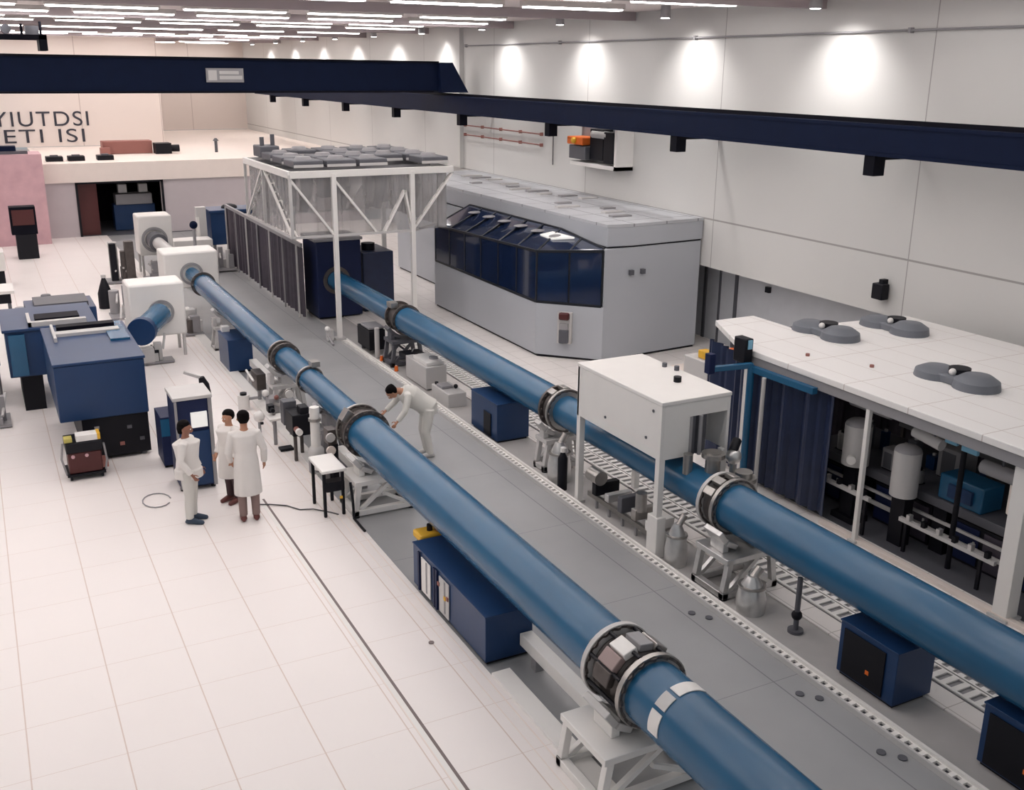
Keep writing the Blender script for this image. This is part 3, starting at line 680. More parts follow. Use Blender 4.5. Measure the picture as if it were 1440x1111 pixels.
machine('pump_cart', 'black pump unit with white cylinder beside the truss frame post', 8.43, 23.6, [
    ('body', 'black', 'box', 0, .3, .1, .42, .9, .5), ('tray', 'grey_m', 'box', 0, .2, .62, .4, .6, .06), ('cylinder', 'grey_l', 'cyl', -.12, -.45, .0, .06, .75), ('flask', 'white', 'cyl', .18, -.7, .0, .08, .5), ('cap', 'foil', 'ball', .18, -.7, .55, .09), ('wheel', 'grey_d', 'cyl', -.1, .6, -.02, .06, .12)])
machine('junction_box', 'flat black box under the right tube between the pump unit and the grey console', 8.75, 22.0, [
    ('body', 'black', 'box', -.05, -.2, .3, .5, .5, .12), ('stem', 'grey_d', 'cyl', -.05, -.2, -.02, .05, .32), ('arm', 'grey_m', 'rod', (-.25, -.5, .38), (.1, .1, .4), .03)])
for x, y, l in ((8.33, 22.9, 'orange'), (8.32, 21.9, 'red')):
    t = thing('marker_cap', 'small orange red cap on the rail edge %s' % ('beside the white cylinder' if l == 'orange' else 'between the pump unit and the grey console'), 'cap', (x, y, -.02))
    MB(t).cyl((x, y, -.02), (x, y, .1), .05, .04, 14).build('cap', 'orange'); MB(t).cyl((x, y, .1), (x, y, .12), .02, n=10).build('tip', 'grey_l')

# ------------------------------------------------------------------ instruments along tube A (left side)
machine('instrument_table', 'small square white topped stand with black legs beside the near tube joint', 4.44, 14.9, [
    ('top', 'white', 'box', 0, 0, .76, .4, .75, .05), ('leg', 'black', 'box', .15, -.3, 0, .05, .05, .76), ('leg', 'black', 'box', -.15, -.3, 0, .05, .05, .76), ('leg', 'black', 'box', .15, .3, 0, .05, .05, .76), ('leg', 'black', 'box', -.15, .3, 0, .05, .05, .76),
    ('shelf', 'black', 'box', .03, -.22, .42, .3, .2, .16), ('yellow_tag', 'yellow', 'box', .1, -.36, .3, .05, .03, .05)], cat='table', z=0)
machine('cylinder_stand', 'tall white cylinder standing among dark instruments beside the thin tube run', 4.75, 16.55, [
    ('base', 'grey_m', 'cyl', 0, 0, .0, .14, .3), ('dome', 'grey_l', 'ball', 0, 0, .36, .15), ('cylinder', 'white', 'cyl', .0, .0, .45, .085, .75), ('collar', 'steel', 'cyl', 0, 0, .95, .11, .05), ('white_foot', 'white', 'ball', -.05, -.2, .18, .08)], cat='instrument', z=0)
machine('laser_unit', 'black boxy instrument cluster left of the tall white cylinder', 4.66, 17.35, [
    ('body', 'black', 'box', 0, 0, .5, .32, .5, .4), ('side_unit', 'grey_d', 'box', -.05, .4, .55, .25, .22, .45), ('lens', 'redbrown', 'rod', (-.1, -.25, .65), (-.1, -.4, .65), .05), ('cap', 'white', 'rod', (-.1, -.4, .65), (-.1, -.48, .65), .06), ('leg', 'steel_dk', 'box', .1, .15, .0, .06, .06, .5), ('leg', 'steel_dk', 'box', -.1, -.15, .0, .06, .06, .5), ('hood', 'black', 'box', .08, -.1, .9, .16, .25, .12)], cat='instrument', z=-.0)
machine('camera_stand', 'placeholder', 4.45, 18.2, [
    ('post', 'grey_m', 'cyl', 0, 0, 0, .035, .6), ('tray', 'white', 'box', .05, -.1, .55, .4, .3, .05), ('camera', 'black', 'box', -.05, .05, .65, .12, .16, .14), ('lens', 'black', 'rod', (-.05, -.03, .72), (-.05, -.14, .72), .04), ('foot', 'black', 'box', .1, -.35, 0, .25, .2, .05)], cat='camera', z=0)
bpy.data.objects['camera_stand']['label'] = 'small black camera with a white tray on a thin grey post beside the near tube'
machine('flange_stand', 'two round pink grey discs on a dark stand at the near tube joint', 4.78, 15.72, [
    ('stand', 'black', 'box', .02, .1, .0, .16, .3, .8), ('disc', 'grey_l', 'rod', (-.05, -.1, .95), (-.05, -.14, .95), .08), ('disc', 'cream', 'rod', (-.05, -.1, .72), (-.05, -.14, .72), .08), ('head', 'steel_dk', 'box', 0, .05, .8, .16, .24, .26)], cat='instrument', z=0)
machine('gas_regulator', 'small grey regulator with pale fittings under the thin tube run farther back', 4.7, 19.3, [
    ('block', 'grey_m', 'box', 0, 0, .3, .2, .3, .3), ('post', 'steel', 'cyl', 0, 0, .02, .03, .3), ('fitting', 'white', 'ball', -.1, .1, .66, .07), ('fitting', 'redbrown', 'ball', .05, -.15, .62, .05), ('pipe', 'steel', 'rod', (0, -.1, .5), (.1, -.9, .6), .03)], cat='instrument', z=.0)
machine('fan_heater', 'short white drum with a dark cap on the floor edge beside the brown valve block', 4.42, 20.6, [
    ('drum', 'white', 'cyl', 0, 0, 0, .12, .3), ('cap', 'black', 'cyl', 0, 0, .3, .07, .05), ('pipe', 'grey_m', 'rod', (.1, 0, .2), (.25, -.3, .3), .03)], cat='instrument', z=0)
machine('pressure_gauge', 'round pale gauge on a thin stand just left of the narrow blue run', 4.84, 18.55, [
    ('stand', 'grey_m', 'cyl', 0, 0, 0, .025, .8), ('face', 'white', 'rod', (0, -.03, .86), (0, -.07, .86), .08), ('ring', 'steel', 'rod', (0, 0, .86), (0, -.03, .86), .1)], cat='gauge', z=.03)
machine('white_lamp', 'white round headed lamp unit on a short post beside the floor edge', 4.35, 19.0, [
    ('post', 'grey_m', 'cyl', 0, 0, 0, .03, .25), ('head', 'white', 'ball', 0, 0, .33, .11), ('clip', 'black', 'box', .02, -.12, .2, .06, .05, .05)], cat='lamp', z=0)
machine('valve_block', 'dark brown valve block with pale handles under the far thick tube run', 4.75, 21.0, [
    ('block', 'steel_dk', 'box', .1, 0, .3, .2, .5, .35), ('post', 'grey_m', 'cyl', .1, 0, -.0, .04, .3), ('handle', 'white', 'rod', (-.08, -.3, .55), (-.08, .3, .62), .025), ('wheel', 'grey_l', 'rod', (-.04, .1, .5), (-.1, .1, .5), .09)], cat='valve', z=.0)
t = thing('floor_cable', 'thin grey cable lying across the floor from the instrument stand to the groove', 'cable', (4, 15.3, 0))
MB(t).loft([(3.45, 15.55, .012), (3.62, 15.45, .02), (3.85, 15.3, .012), (4.0, 15.05, .012), (4.2, 14.98, .012), (4.42, 14.72, .012), (4.5, 14.6, .012)], .011, 8).build('cable_run', 'cable')
t = thing('power_lead', 'black lead hanging from the instrument stand to the floor edge', 'cable', (4.7, 14.4, 0))
MB(t).loft([(4.66, 14.42, .6), (4.67, 14.36, .3), (4.66, 14.3, .03), (4.66, 14.05, .025), (4.66, 13.8, .025)], .022, 8).build('lead', 'black')

# ------------------------------------------------------------------ far chambers
def chamber(label, x0, x1, y0, y1, z0, z1, port):
    t = thing('vacuum_chamber', label, 'vacuum chamber', ((x0 + x1) / 2, (y0 + y1) / 2, 0))
    MB(t).box(x0, x1, y0, y1, z0, z1).build('body', 'white', bev=.05)
    for x in (x0 + .08, x1 - .08):
        for y in (y0 + .1, y1 - .1):
            MB(t).cyl((x, y, 0), (x, y, z0), .04, n=12).build('leg', 'grey_l')
    px, pz, pr = port
    MB(t).ring((px, y0 - .03, pz), 'Y', pr * .8, pr, .06).build('port_flange', 'grey_m')
    return t
chamber('white vacuum chamber on legs nearest the camera with a blue tube angled to the left', 2.9, 4.2, 25.35, 26.3, .55, 1.85, (3.62, 1.15, .3))
chamber('middle white vacuum chamber at the far end of the near blue tube', 4.45, 5.98, 29.9, 31.0, .75, 1.78, (AX, AZ, .32))
chamber('farthest white vacuum chamber of the three, in front of the dark doorway', 4.65, 5.75, 36, 37, .72, 2.05, (5.15, 1.25, .42))
t = thing('transfer_pipe', 'short fat blue pipe angled from the nearest white chamber towards the navy box', 'pipe', (3.2, 24.6, 1.15))
MB(t).cyl((3.55, 25.12, 1.15), (2.95, 23.75, 1.12), .26, n=36).build('pipe_run', 'blue')
MB(t).cyl((2.98, 23.82, 1.12), (2.9, 23.62, 1.12), .31, n=36).build('end_flange', 'navy')
t = thing('transfer_pipe', 'silver pipe joining the farthest white chamber to the middle white chamber', 'pipe', (5.2, 33.5, 1.2))
MB(t).cyl((5.15, 35.93, 1.25), (5.2, 31.02, 1.2), .2, n=28).build('pipe_run', 'grey_l')
MB(t).cyl((5.15, 35.9, 1.25), (5.16, 35.2, 1.25), .3, n=28).build('reducer', 'grey_d')
# clutter beneath and around the chambers
def clutter(name, label, cat, x, y, seed, w=.9, d=.8, h=.7, mats=('grey_l', 'grey_m', 'white', 'steel_dk', 'black')):
    r = random.Random(seed); t = thing(name, label, cat, (x, y, 0))
    MB(t).box(x - w / 2, x + w / 2, y - d / 2, y + d / 2, .02, .07).build('base_plate', 'grey_m')
    for k in range(7):
        px, py = x + (r.random() - .5) * (w - .2), y + (r.random() - .5) * (d - .2); s = .06 + r.random() * .1; hh = .2 + r.random() * (h - .2)
        mt = mats[r.randrange(len(mats))]
        if r.random() < .5: MB(t).cyl((px, py, .07), (px, py, hh), s).build('column', mt)
        else: MB(t).box(px - s, px + s, py - s, py + s, .07, hh).build('block', mt, bev=.01)
    for k in range(3):
        px = x + (r.random() - .5) * w * .7
        MB(t).cyl((px, y - d / 2 + .1, .2 + .4 * r.random()), (px + .1, y + d / 2 - .1, .3 + .4 * r.random()), .03, n=10).build('pipe', 'grey_l')
    return t
clutter('pump_station', 'cluster of pipes and pumps under the nearest white chamber', 'machine', 3.3, 25.0, 11, h=.5, w=.9, d=.4)
clutter('pump_station', 'cluster of pipes and pumps left of the middle white chamber', 'machine', 3.45, 30.3, 12, h=1.0, w=1.0)
clutter('pump_station', 'dark cluster of gear left of the farthest white chamber', 'machine', 3.95, 35.6, 13, h=1.5, w=1.0, mats=('black', 'grey_l', 'steel_dk', 'grey_m'))
clutter('pump_station', 'cluster of gear between the nearest chamber and the near blue tube', 'machine', 4.68, 27.6, 14, h=.7, w=.5)
clutter('pump_station', 'cluster of white gear behind the nearest white chamber', 'machine', 3.2, 28.2, 15, h=.9, w=.8, mats=('white', 'grey_l', 'grey_d'))
clutter('pump_station', 'gear standing under the farthest white chamber', 'machine', 5.15, 35.6, 16, h=.6, w=1.0, d=.5, mats=('black', 'grey_m', 'grey_l'))
t = thing('gas_flask', 'black round bottomed flask standing left of the white chambers', 'flask', (3.05, 31.6, 0))
MB(t).loft([(3.0, 31.7, 0), (3.0, 31.7, .45), (3.0, 31.7, .7), (3.0, 31.7, .9)], [.2, .2, .12, .05], 18).build('body', 'black'); MB(t).cyl((3.0, 31.7, .9), (3.0, 31.7, .98), .07).build('cap', 'grey_l')
t = thing('tripod_mast', 'dark narrow stand with wide black foot behind the middle white chamber', 'stand', (6.1, 34, 0))
MB(t).loft([(6.1, 34, 0), (6.1, 34, .25), (6.1, 34, .5)], [.42, .3, .06], 20).build('foot', 'black'); MB(t).cyl((6.1, 34, .5), (6.1, 34, 1.9), .05).build('mast', 'grey_m'); MB(t).ball((6.1, 34, 1.95), .13).build('head', 'crane')
t = thing('bench', 'low white bench with items behind the middle white chamber', 'bench', (6.0, 37, 0))
MB(t).box(5.95, 7.3, 37.2, 38.0, .7, .95).build('top', 'white', bev=.02); MB(t).box(6.0, 7.2, 37.3, 37.9, 0, .7).build('base', 'grey_l')
t = thing('control_board', 'tall narrow pale panel left of the far navy cabinet', 'panel', (7.3, 38.4, 0))
MB(t).box(7.0, 7.35, 38.3, 38.6, 0, 1.95).build('panel_board', 'grey_l', bev=.01); MB(t).box(6.98, 7.08, 38.24, 38.3, .5, 1.6).build('gauge_strip', 'white')

# far navy cabinet with white cylinder, on legs
t = thing('electronics_cabinet', 'far navy cabinet on legs with a white cylinder in front', 'cabinet', (8.1, 38.6, 0))
MB(t).box(7.5, 9.1, 38.3, 39.4, .55, 1.72).build('body', 'navy', bev=.02); MB(t).box(7.45, 9.15, 38.2, 39.45, 1.72, 1.82).build('top_panel', 'navy', bev=.02)
MB(t).cyl((8.7, 38.05, .35), (8.7, 38.05, 1.65), .2).build('white_cylinder', 'grey_l')
MB(t).ball((8.3, 38.8, 1.84), .3, (1, 1, .45)).build('top_hump', 'black')
for x in (7.6, 9.0):
    for y in (38.4, 39.3): MB(t).box(x - .05, x + .05, y - .05, y + .05, 0, .55).build('leg', 'grey_m')

# ------------------------------------------------------------------ navy electronics boxes at left
t = thing('electronics_box', 'large navy box on a black base with a red cart in front', 'electronics box', (1.55, 20, 0))
MB(t).box(.80, 2.30, 18.7, 21.6, .82, 1.84).build('upper_box', 'navy', bev=.02)
MB(t).box(.78, 2.32, 18.68, 21.62, 1.84, 1.89).build('top_panel', 'navy', bev=.01)
MB(t).box(1.15, 2.28, 18.75, 21.5, .06, .82).build('base', 'black', bev=.01)
for x in (1.25, 2.15):
    for y in (18.85, 21.3): MB(t).cyl((x, y, 0), (x, y, .06), .05, n=12).build('caster', 'grey_d')
MB(t).box(1.0, 2.15, 20.7, 20.95, 1.89, 1.95).box(.95, 1.0, 20.3, 21.5, 1.89, 1.97).build('top_rail', 'grey_l')
MB(t).box(1.05, 2.1, 21.05, 21.3, 1.89, 2.0).build('top_slot', 'crane_dk')
MB(t).box(1.9, 2.25, 20.0, 21.5, 1.89, 1.93).build('side_tray', 'blue')
for x, z, mt in ((1.35, .6, 'grey_m'), (1.9, .55, 'grey_d'), (2.1, .3, 'grey_d'), (1.75, .25, 'redbrown')):
    MB(t).box(x, x + .08, 18.72, 18.75, z, z + .06).build('socket_plate', mt)
t = thing('electronics_box', 'second navy box behind the large one, with frames lying on top', 'electronics box', (.95, 23.3, 0))
MB(t).box(.15, 1.85, 22.3, 24.3, .75, 1.7).build('upper_box', 'navy', bev=.02); MB(t).box(.1, 1.9, 22.25, 24.35, 1.7, 1.76).build('top_panel', 'navy', bev=.01)
MB(t).box(.35, .75, 22.4, 24.2, 0, .75).build('base', 'black')
MB(t).box(.6, 1.7, 22.35, 22.5, 1.76, 1.85).box(.6, .66, 22.35, 23.3, 1.76, 1.86).build('top_rail', 'grey_l')
MB(t).box(.75, 1.6, 22.7, 23.2, 1.76, 1.84).build('top_slot', 'crane_dk')
MB(t).box(.2, .5, 22.22, 22.25, .8, 1.65).build('pale_strip', 'blue')
t = thing('electronics_box', 'third navy box at the left edge with dark gear on top', 'electronics box', (-.6, 24.2, 0))
MB(t).box(-1.6, .0, 23.2, 25.2, .8, 1.68).build('upper_box', 'navy', bev=.02); MB(t).box(-1.65, .03, 23.15, 25.25, 1.68, 1.74).build('top_panel', 'navy_dk', bev=.01)
MB(t).box(-1.3, -.1, 23.4, 25, .0, .8).build('base', 'grey_d'); MB(t).box(-.9, -.2, 24, 24.8, 1.74, 1.95).build('top_unit', 'black', bev=.02)
MB(t).cyl((-.15, 23.0, 0), (-.15, 23.0, .75), .12).build('side_cylinder', 'grey_m')
clutter('pump_station', 'grey pumps and hoses on the floor under the left edge navy box', 'machine', -.4, 21.8, 21, h=.7, w=.9, mats=('grey_m', 'grey_d', 'redbrown'))
t = thing('electronics_box', 'fourth navy box farther back with grey units on its top', 'electronics box', (1.3, 27, 0))
MB(t).box(.7, 2.25, 26.2, 27.6, .4, 1.25).build('upper_box', 'navy', bev=.02); MB(t).box(.9, 2.1, 26.4, 27.4, 1.25, 1.36).build('top_unit', 'grey_d'); MB(t).box(.8, 2.2, 26.3, 27.5, 0, .4).build('base', 'black')
clutter('instrument_cluster', 'small pale instruments on the floor behind the second navy box', 'machine', 1.0, 29.0, 22, h=.8, w=1.1, mats=('grey_l', 'redbrown', 'grey_m'))

# red cart in front of the large navy box
t = thing('tool_cart', 'dark red and black cart carrying a white sheet before the large navy box', 'cart', (1.1, 18.1, 0))
MB(t).box(.82, 1.36, 17.95, 18.45, .12, .50).build('red_box', 'red_dk', bev=.02)
MB(t).box(.80, 1.38, 17.93, 18.47, .50, .68).build('black_drawer', 'black', bev=.015)
MB(t).box(.78, 1.40, 17.92, 18.48, .08, .12).build('tray', 'black')
for x in (.84, 1.34):
    for y in (17.98, 18.42): MB(t).cyl((x - .02, y, .05), (x + .02, y, .05), .05, n=14).build('wheel', 'black')
MB(t).loft([(.78, 18.0, .1), (.72, 18.0, .4), (.76, 18.0, .68)], .018, 8).loft([(1.40, 18.0, .1), (1.44, 18.0, .3), (1.41, 18.0, .6)], .018, 8).build('side_bar', 'grey_m')
MB(t).box(1.36, 1.46, 18.0, 18.2, .15, .3).build('hook', 'redbrown')
for x in (.9, 1.12): MB(t).cyl((x, 17.925, .44), (x, 17.95, .44), .03, n=12).build('pink_knob', 'pink')
t = thing('paper_sheet', 'white sheet with an orange end lying on the red cart', 'paper', (1.15, 18.1, .69))
MB(t).box(.98, 1.32, 17.96, 18.2, .69, .79).build('sheet', 'white'); MB(t).box(1.32, 1.37, 17.96, 18.2, .69, .80).build('orange_end', 'yellow')
t = thing('tape_box', 'small yellow box on the left end of the red cart', 'box', (.85, 18.1, .69))
MB(t).box(.79, .92, 17.98, 18.15, .69, .76).build('body', 'yellow').data.materials[0] = paint('pale_yellow', (.55, .47, .12), .5)
# rack behind the people
t = thing('electronics_rack', 'tall navy rack with a white screen behind the three standing people', 'rack', (2.75, 16.95, 0))
MB(t).box(2.43, 3.03, 16.62, 17.3, .06, 1.6).build('body', 'navy_dk', bev=.015); MB(t).box(2.41, 3.05, 16.60, 17.32, 1.6, 1.66).build('top_panel', 'grey_l', bev=.01)
MB(t).box(2.43, 2.47, 16.59, 16.62, .06, 1.6).build('front_rail', 'grey_m'); MB(t).box(2.97, 3.03, 16.59, 16.62, .06, 1.6).build('front_rail', 'grey_m')
MB(t).box(2.68, 2.94, 16.58, 16.62, 1.12, 1.38).build('screen', 'screen')
MB(t).box(2.48, 2.96, 16.59, 16.62, .1, 1.05).build('door', 'navy')
for x in (2.47, 2.97): MB(t).cyl((x, 16.7, 0), (x, 16.7, .06), .04, n=12).build('caster', 'black')
t = thing('electronics_box', 'small navy box standing between the large navy box and the tall rack', 'electronics box', (2.25, 18.1, 0))
MB(t).box(2.36, 2.62, 17.85, 18.5, .05, .95).build('body', 'navy_dk', bev=.01); MB(t).box(2.36, 2.62, 17.84, 17.85, .6, .92).build('blue_panel', 'blue'); MB(t).box(2.38, 2.6, 17.9, 18.4, 0, .05).build('plinth', 'black')
t = thing('monitor_arm', 'black hose and pale arm rising behind the tall navy rack', 'arm', (3.2, 18.2, 0))
MB(t).loft([(3.2, 18.2, 0), (3.2, 18.2, .9), (3.18, 18.2, 1.25)], .03, 10).build('post', 'grey_m')
MB(t).loft([(3.2, 18.2, .95), (3.24, 18.2, 1.15), (3.22, 18.2, 1.35), (3.18, 18.2, 1.5)], [.06, .1, .09, .05], 12).build('hose', 'black'); MB(t).beam((3.16, 18.2, 1.5), (2.9, 18.3, 1.6), .05).build('arm_bar', 'grey_l')
MB(t).cyl((3.2, 18.2, 0), (3.2, 18.2, .04), .16).build('foot', 'grey_d')
t = thing('floor_cable', 'loop of grey cable on the floor at the feet of the leftmost person', 'cable', (2.2, 16.4, 0))
MB(t).loft([(2.0 + .22 * math.cos(a / 10), 16.45 + .3 * math.sin(a / 10), .012) for a in range(0, 58, 4)], .01, 8).build('cable_run', 'grey_m')

# ------------------------------------------------------------------ white truss frame with curtains
t = thing('truss_frame', 'tall white truss frame on posts with clear curtains standing over the right tube', 'frame', (9.4, 28, 0))
X0, X1, Y0, Y1, Z0, Z1 = 6.95, 11.35, 25.35, 30.0, 2.72, 4.28
posts = [(8.07, Y0), (10.2, Y0), (8.25, Y1), (11.1, Y1)]
for x, y in posts:
    p = MB(t).box(x - .06, x + .06, y - .06, y + .06, 0, Z1).build('post', 'white', bev=.006)
    MB(t).box(x - .14, x + .14, y - .14, y + .14, -.03 if x < 8.2 else 0, .03).build('post_foot', 'grey_l', p)
cor = [(X0, Y0), (X1, Y0), (X1, Y1), (X0, Y1)]
for (a, b), (c, d) in zip(cor, cor[1:] + cor[:1]):
    MB(t).beam((a, b, Z1), (c, d, Z1), .1, .17).build('top_beam', 'white', bev=.006)
low = [(X0, Y0), (8.2, Y0 - .02), (10.2, Y0 - .02), (X1, Y0 + .95), (X1, Y1), (X0, Y1)]
for (a, b), (c, d) in zip(low, low[1:] + low[:1]):
    MB(t).beam((a, b, Z0), (c, d, Z0), .06).build('bottom_rail', 'grey_l')
for x, y in ((X0, Y0), (X1, Y0 + .9), (X1, Y1), (X0, Y1), (X0, 28)):
    MB(t).beam((x, y, Z0), (x, y, Z1), .07).build('hanger', 'grey_l')
for p, q in (((X0, Y0, Z1 - .1), (8.05, Y0, Z0)), ((8.05, Y0, Z1 - .1), (9.2, Y0, Z0)), ((9.4, Y0, Z0), (10.0, Y0, Z1 - .5)), ((10.0, Y0, Z1 - .5), (10.2, Y0, Z0)), ((10.2, Y0, Z0), (X1, Y0, Z1 - .1)), ((X0, Y1, Z0), (X0, 28, Z1)), ((X0, 28, Z1), (X0, Y0, Z0)), ((8.2, Y1, Z1), (9.9, Y1, Z0)), ((9.9, Y1, Z0), (11.1, Y1, Z1)), ((X1, Y0 + .9, Z0), (X1, Y1, Z1))):
    b = MB(t); p, q = Vector(p), Vector(q)
    b.beam(p, q, .055)
    off = Vector((0, .12, 0)) if abs(p.y - q.y) < .1 else Vector((.12, 0, 0))
    b.beam(p + off, q + off, .04)
    for k in range(1, 8):
        b.beam(lerp(p, q, k / 8), Vector(lerp(p, q, k / 8)) + off, .03)
    b.build('diagonal_brace', 'white')
for k in range(5):
    y = Y0 + (k + .5) * (Y1 - Y0) / 5
    MB(t).beam((X0, y, Z1), (X1, y, Z1), .08).build('roof_bar', 'grey_m')
MB(t).sheet([(X0 + .12, Y1), (X0 + .12, Y0 + .14), (X1 - .12, Y0 + .14), (X1 - .12, Y1), (X0 + .12, Y1)], Z0, Z1 - .06, .05, 240, .004).build('clear_curtain', 'film', ang=80)
for i in range(4):
    x = 7.9 + 1.05 * i
    MB(t).loft([(x, 27.2 + .5 * (i % 2), Z1), (x + .05, 27.3, 3.7), (x - .05, 27.4, 3.1)], [.2, .17, .12], 14).build('air_duct', 'grey_m' if i % 2 else 'grey_d')
for i in range(3):
    MB(t).box(7.5 + 1.4 * i, 8.2 + 1.4 * i, 29.2, 29.6, 3.0 + .2 * (i % 2), 3.9).build('inner_unit', ['curtain', 'grey_d', 'grey_m'][i], bev=.03)
for i, (x, y) in enumerate([(7.5 + .86 * (k % 5), 26.0 + 1.12 * (k // 5)) for k in range(20)]):
    if i in (3, 11, 15): continue
    u = thing('fan_filter_unit', 'dark grey filter box lying on the roof of the white truss frame', 'filter unit', (x, y, Z1 + .09), group='filter boxes on the truss frame')
    MB(u).box(x - .38, x + .38, y - .48, y + .48, Z1 + .14, Z1 + .32).build('box', 'grey_d', bev=.03)
    MB(u).cyl((x, y, Z1 + .32), (x, y, Z1 + .39), .22, .18).build('fan_ring', 'grey_m')
    MB(u).box(x - .38, x + .38, y - .49, y - .48, Z1 + .15, Z1 + .22).build('front_label', 'grey_l')
t = thing('roof_blower', 'dark blower with two short pipes at the far corner of the truss frame roof', 'blower', (7.4, 29.3, Z1 + .14))
MB(t).box(7.15, 7.7, 28.95, 29.75, Z1 + .14, Z1 + .45).build('body', 'grey_d', bev=.03)
for x_, h_ in ((7.3, .68), (7.6, .75)): MB(t).cyl((x_, 29.3, Z1 + .45), (x_, 29.3, Z1 + h_), .06).build('pipe', 'grey_d')
# dark curtain wall and navy end block under the frame
t = thing('strip_curtain', 'long dark plastic curtain wall along the walkway beyond the truss frame', 'curtain', (7.9, 33, 0))
MB(t).sheet([(7.9, 27.9), (7.9, 37.4)], .04, 2.02, .05, 110, .01).build('curtain_sheet', 'curtain', ang=80)
MB(t).box(7.86, 7.94, 28.0, 37.5, 2.02, 2.12).build('top_rail', 'grey_m')
for k in range(7):
    y = 28.2 + k * 1.5
    MB(t).box(7.80, 7.84, y, y + .05, -.03, 2.05).build('support_post', 'grey_m' if k % 2 else 'grey_l')
t = thing('chamber_block', 'tall dark navy block where the right blue tube ends under the truss frame', 'vacuum chamber', (8.9, 28.2, 0))
MB(t).box(8.2, 9.5, 27.58, 28.9, .04, 2.2).build('body', 'navy_dk', bev=.03); MB(t).box(8.15, 9.55, 27.55, 28.95, 2.2, 2.28).build('top_panel', 'grey_m', bev=.01)
MB(t).ring((BX, 27.53, TZ), 'Y', .285, .39, .05).build('port_flange', 'steel_dk'); MB(t).box(8.25, 9.45, 27.7, 28.8, -.02, .04).build('plinth', 'black')
t = thing('chamber_block', 'lower dark block right of the navy block behind the truss frame post', 'vacuum chamber', (10.1, 28.6, 0))
MB(t).box(9.66, 10.6, 27.9, 29.3, .04, 1.75).build('body', 'curtain_b', bev=.03); MB(t).cyl((10.0, 28.4, 1.75), (10.0, 28.4, 1.95), .2).build('top_port', 'black'); MB(t).box(9.7, 10.55, 28, 29.2, 0, .04).build('plinth', 'black')
clutter('instrument_cluster', 'pale clutter of gear on the floor below the far navy cabinet', 'machine', 7.35, 36.3, 31, h=.8, w=.9, mats=('grey_m', 'redbrown', 'grey_d', 'grey_l'))
machine('post_clamp', 'pale clamp and hose at the foot of the near truss frame post', 7.80, 25.35, [('clamp', 'grey_l', 'box', 0, 0, -.03, .16, .2, .3), ('knob', 'white', 'ball', -.08, -.05, .3, .07), ('hose', 'grey_m', 'rod', (-.05, 0, .1), (-.1, -.6, .0), .03)], cat='clamp', z=-.03)

# ------------------------------------------------------------------ clean room on the right
t = thing('clean_room', 'white roofed open fronted clean room on white posts at the right', 'clean room', (13, 11, 0))
rz = 2.3
roof = [(11.1, 5.2), (11.15, 13.05), (11.95, 14.75), (12.85, 14.75), (12.85, 13.7), (15.5, 13.5), (15.6, 5.2)]
MB(t).prism(roof, rz, rz + .1).build('roof', 'roofwhite', bev=.01)
MB(t).prism([(11.14, 5.3), (11.19, 13.0), (11.25, 13.0), (11.2, 5.3)], rz - .16, rz).build('fascia', 'grey_m')
for x, y, wd, nm in ((11.22, 10.2, .07, 'post'), (11.32, 7.65, .22, 'wide_post'), (11.25, 12.95, .08, 'post'), (15.3, 13.2, .1, 'post'), (11.25, 5.6, .1, 'post')):
    p = MB(t).box(x - wd / 2, x + wd / 2, y - wd / 2, y + wd / 2, 0, rz).build(nm, 'white', bev=.006)
    MB(t).box(x - wd / 2 - .04, x + wd / 2 + .04, y - wd / 2 - .04, y + wd / 2 + .04, 0, .04).build('post_foot', 'grey_l', p)
MB(t).sheet([(11.5, 14.3), (11.3, 13.0), (11.32, 10.95)], .1, rz - .1, .05, 60, .008).build('navy_curtain', 'curtain_b', ang=80)
MB(t).sheet([(12.8, 14.2), (15.2, 13.3), (15.3, 5.4)], .05, rz, .04, 120, .008).build('rear_curtain', 'curtain', ang=80)
MB(t).box(11.2, 11.3, 5.4, 10.95, 0, .06).build('sill', 'cream')
struct('floor_clean_room_shade', MB().box(11.45, 15.2, 5.4, 12.9, .0, .008), 'grey_d')  # dark sheet added so the floor colour carries the interior's shade
# roof blowers
for i, (x, y, l) in enumerate(((13.05, 13.0, 'grey roof blower nearest the end of the clean room roof'), (14.45, 12.75, 'grey roof blower on the wall side of the clean room roof'), (12.75, 9.95, 'grey roof blower closest to the camera on the clean room roof'))):
    u = thing('roof_blower', l, 'blower', (x, y, rz + .1))
    MB(u).loft([(x, y - .3, rz + .1), (x, y - .3, rz + .22), (x, y - .3, rz + .3)], [.34, .32, .2], 28).build('fan_dome', 'blower')
    MB(u).loft([(x, y + .42, rz + .1), (x, y + .42, rz + .2), (x, y + .42, rz + .26)], [.34, .32, .2], 28).build('intake_dome', 'blower')
    MB(u).box(x - .22, x + .22, y - .3, y + .45, rz + .1, rz + .22).build('duct', 'blower', bev=.02)
    MB(u).cyl((x + .1, y + .1, rz + .22), (x + .1, y + .1, rz + .30), .16).build('inlet', 'black')
    MB(u).ball((x - .08, y + .08, rz + .26), .055).build('white_cap', 'white')
for x, y in ((11.75, 12.1), (12.2, 11.15)):
    u = thing('roof_fitting', 'small dark fitting on the white clean room roof %s' % ('near its end corner' if x < 12 else 'in the middle of its front half'), 'fitting', (x, y, rz + .1))
    MB(u).cyl((x, y, rz + .1), (x, y, rz + .14), .035, n=12).build('cap', 'redbrown')
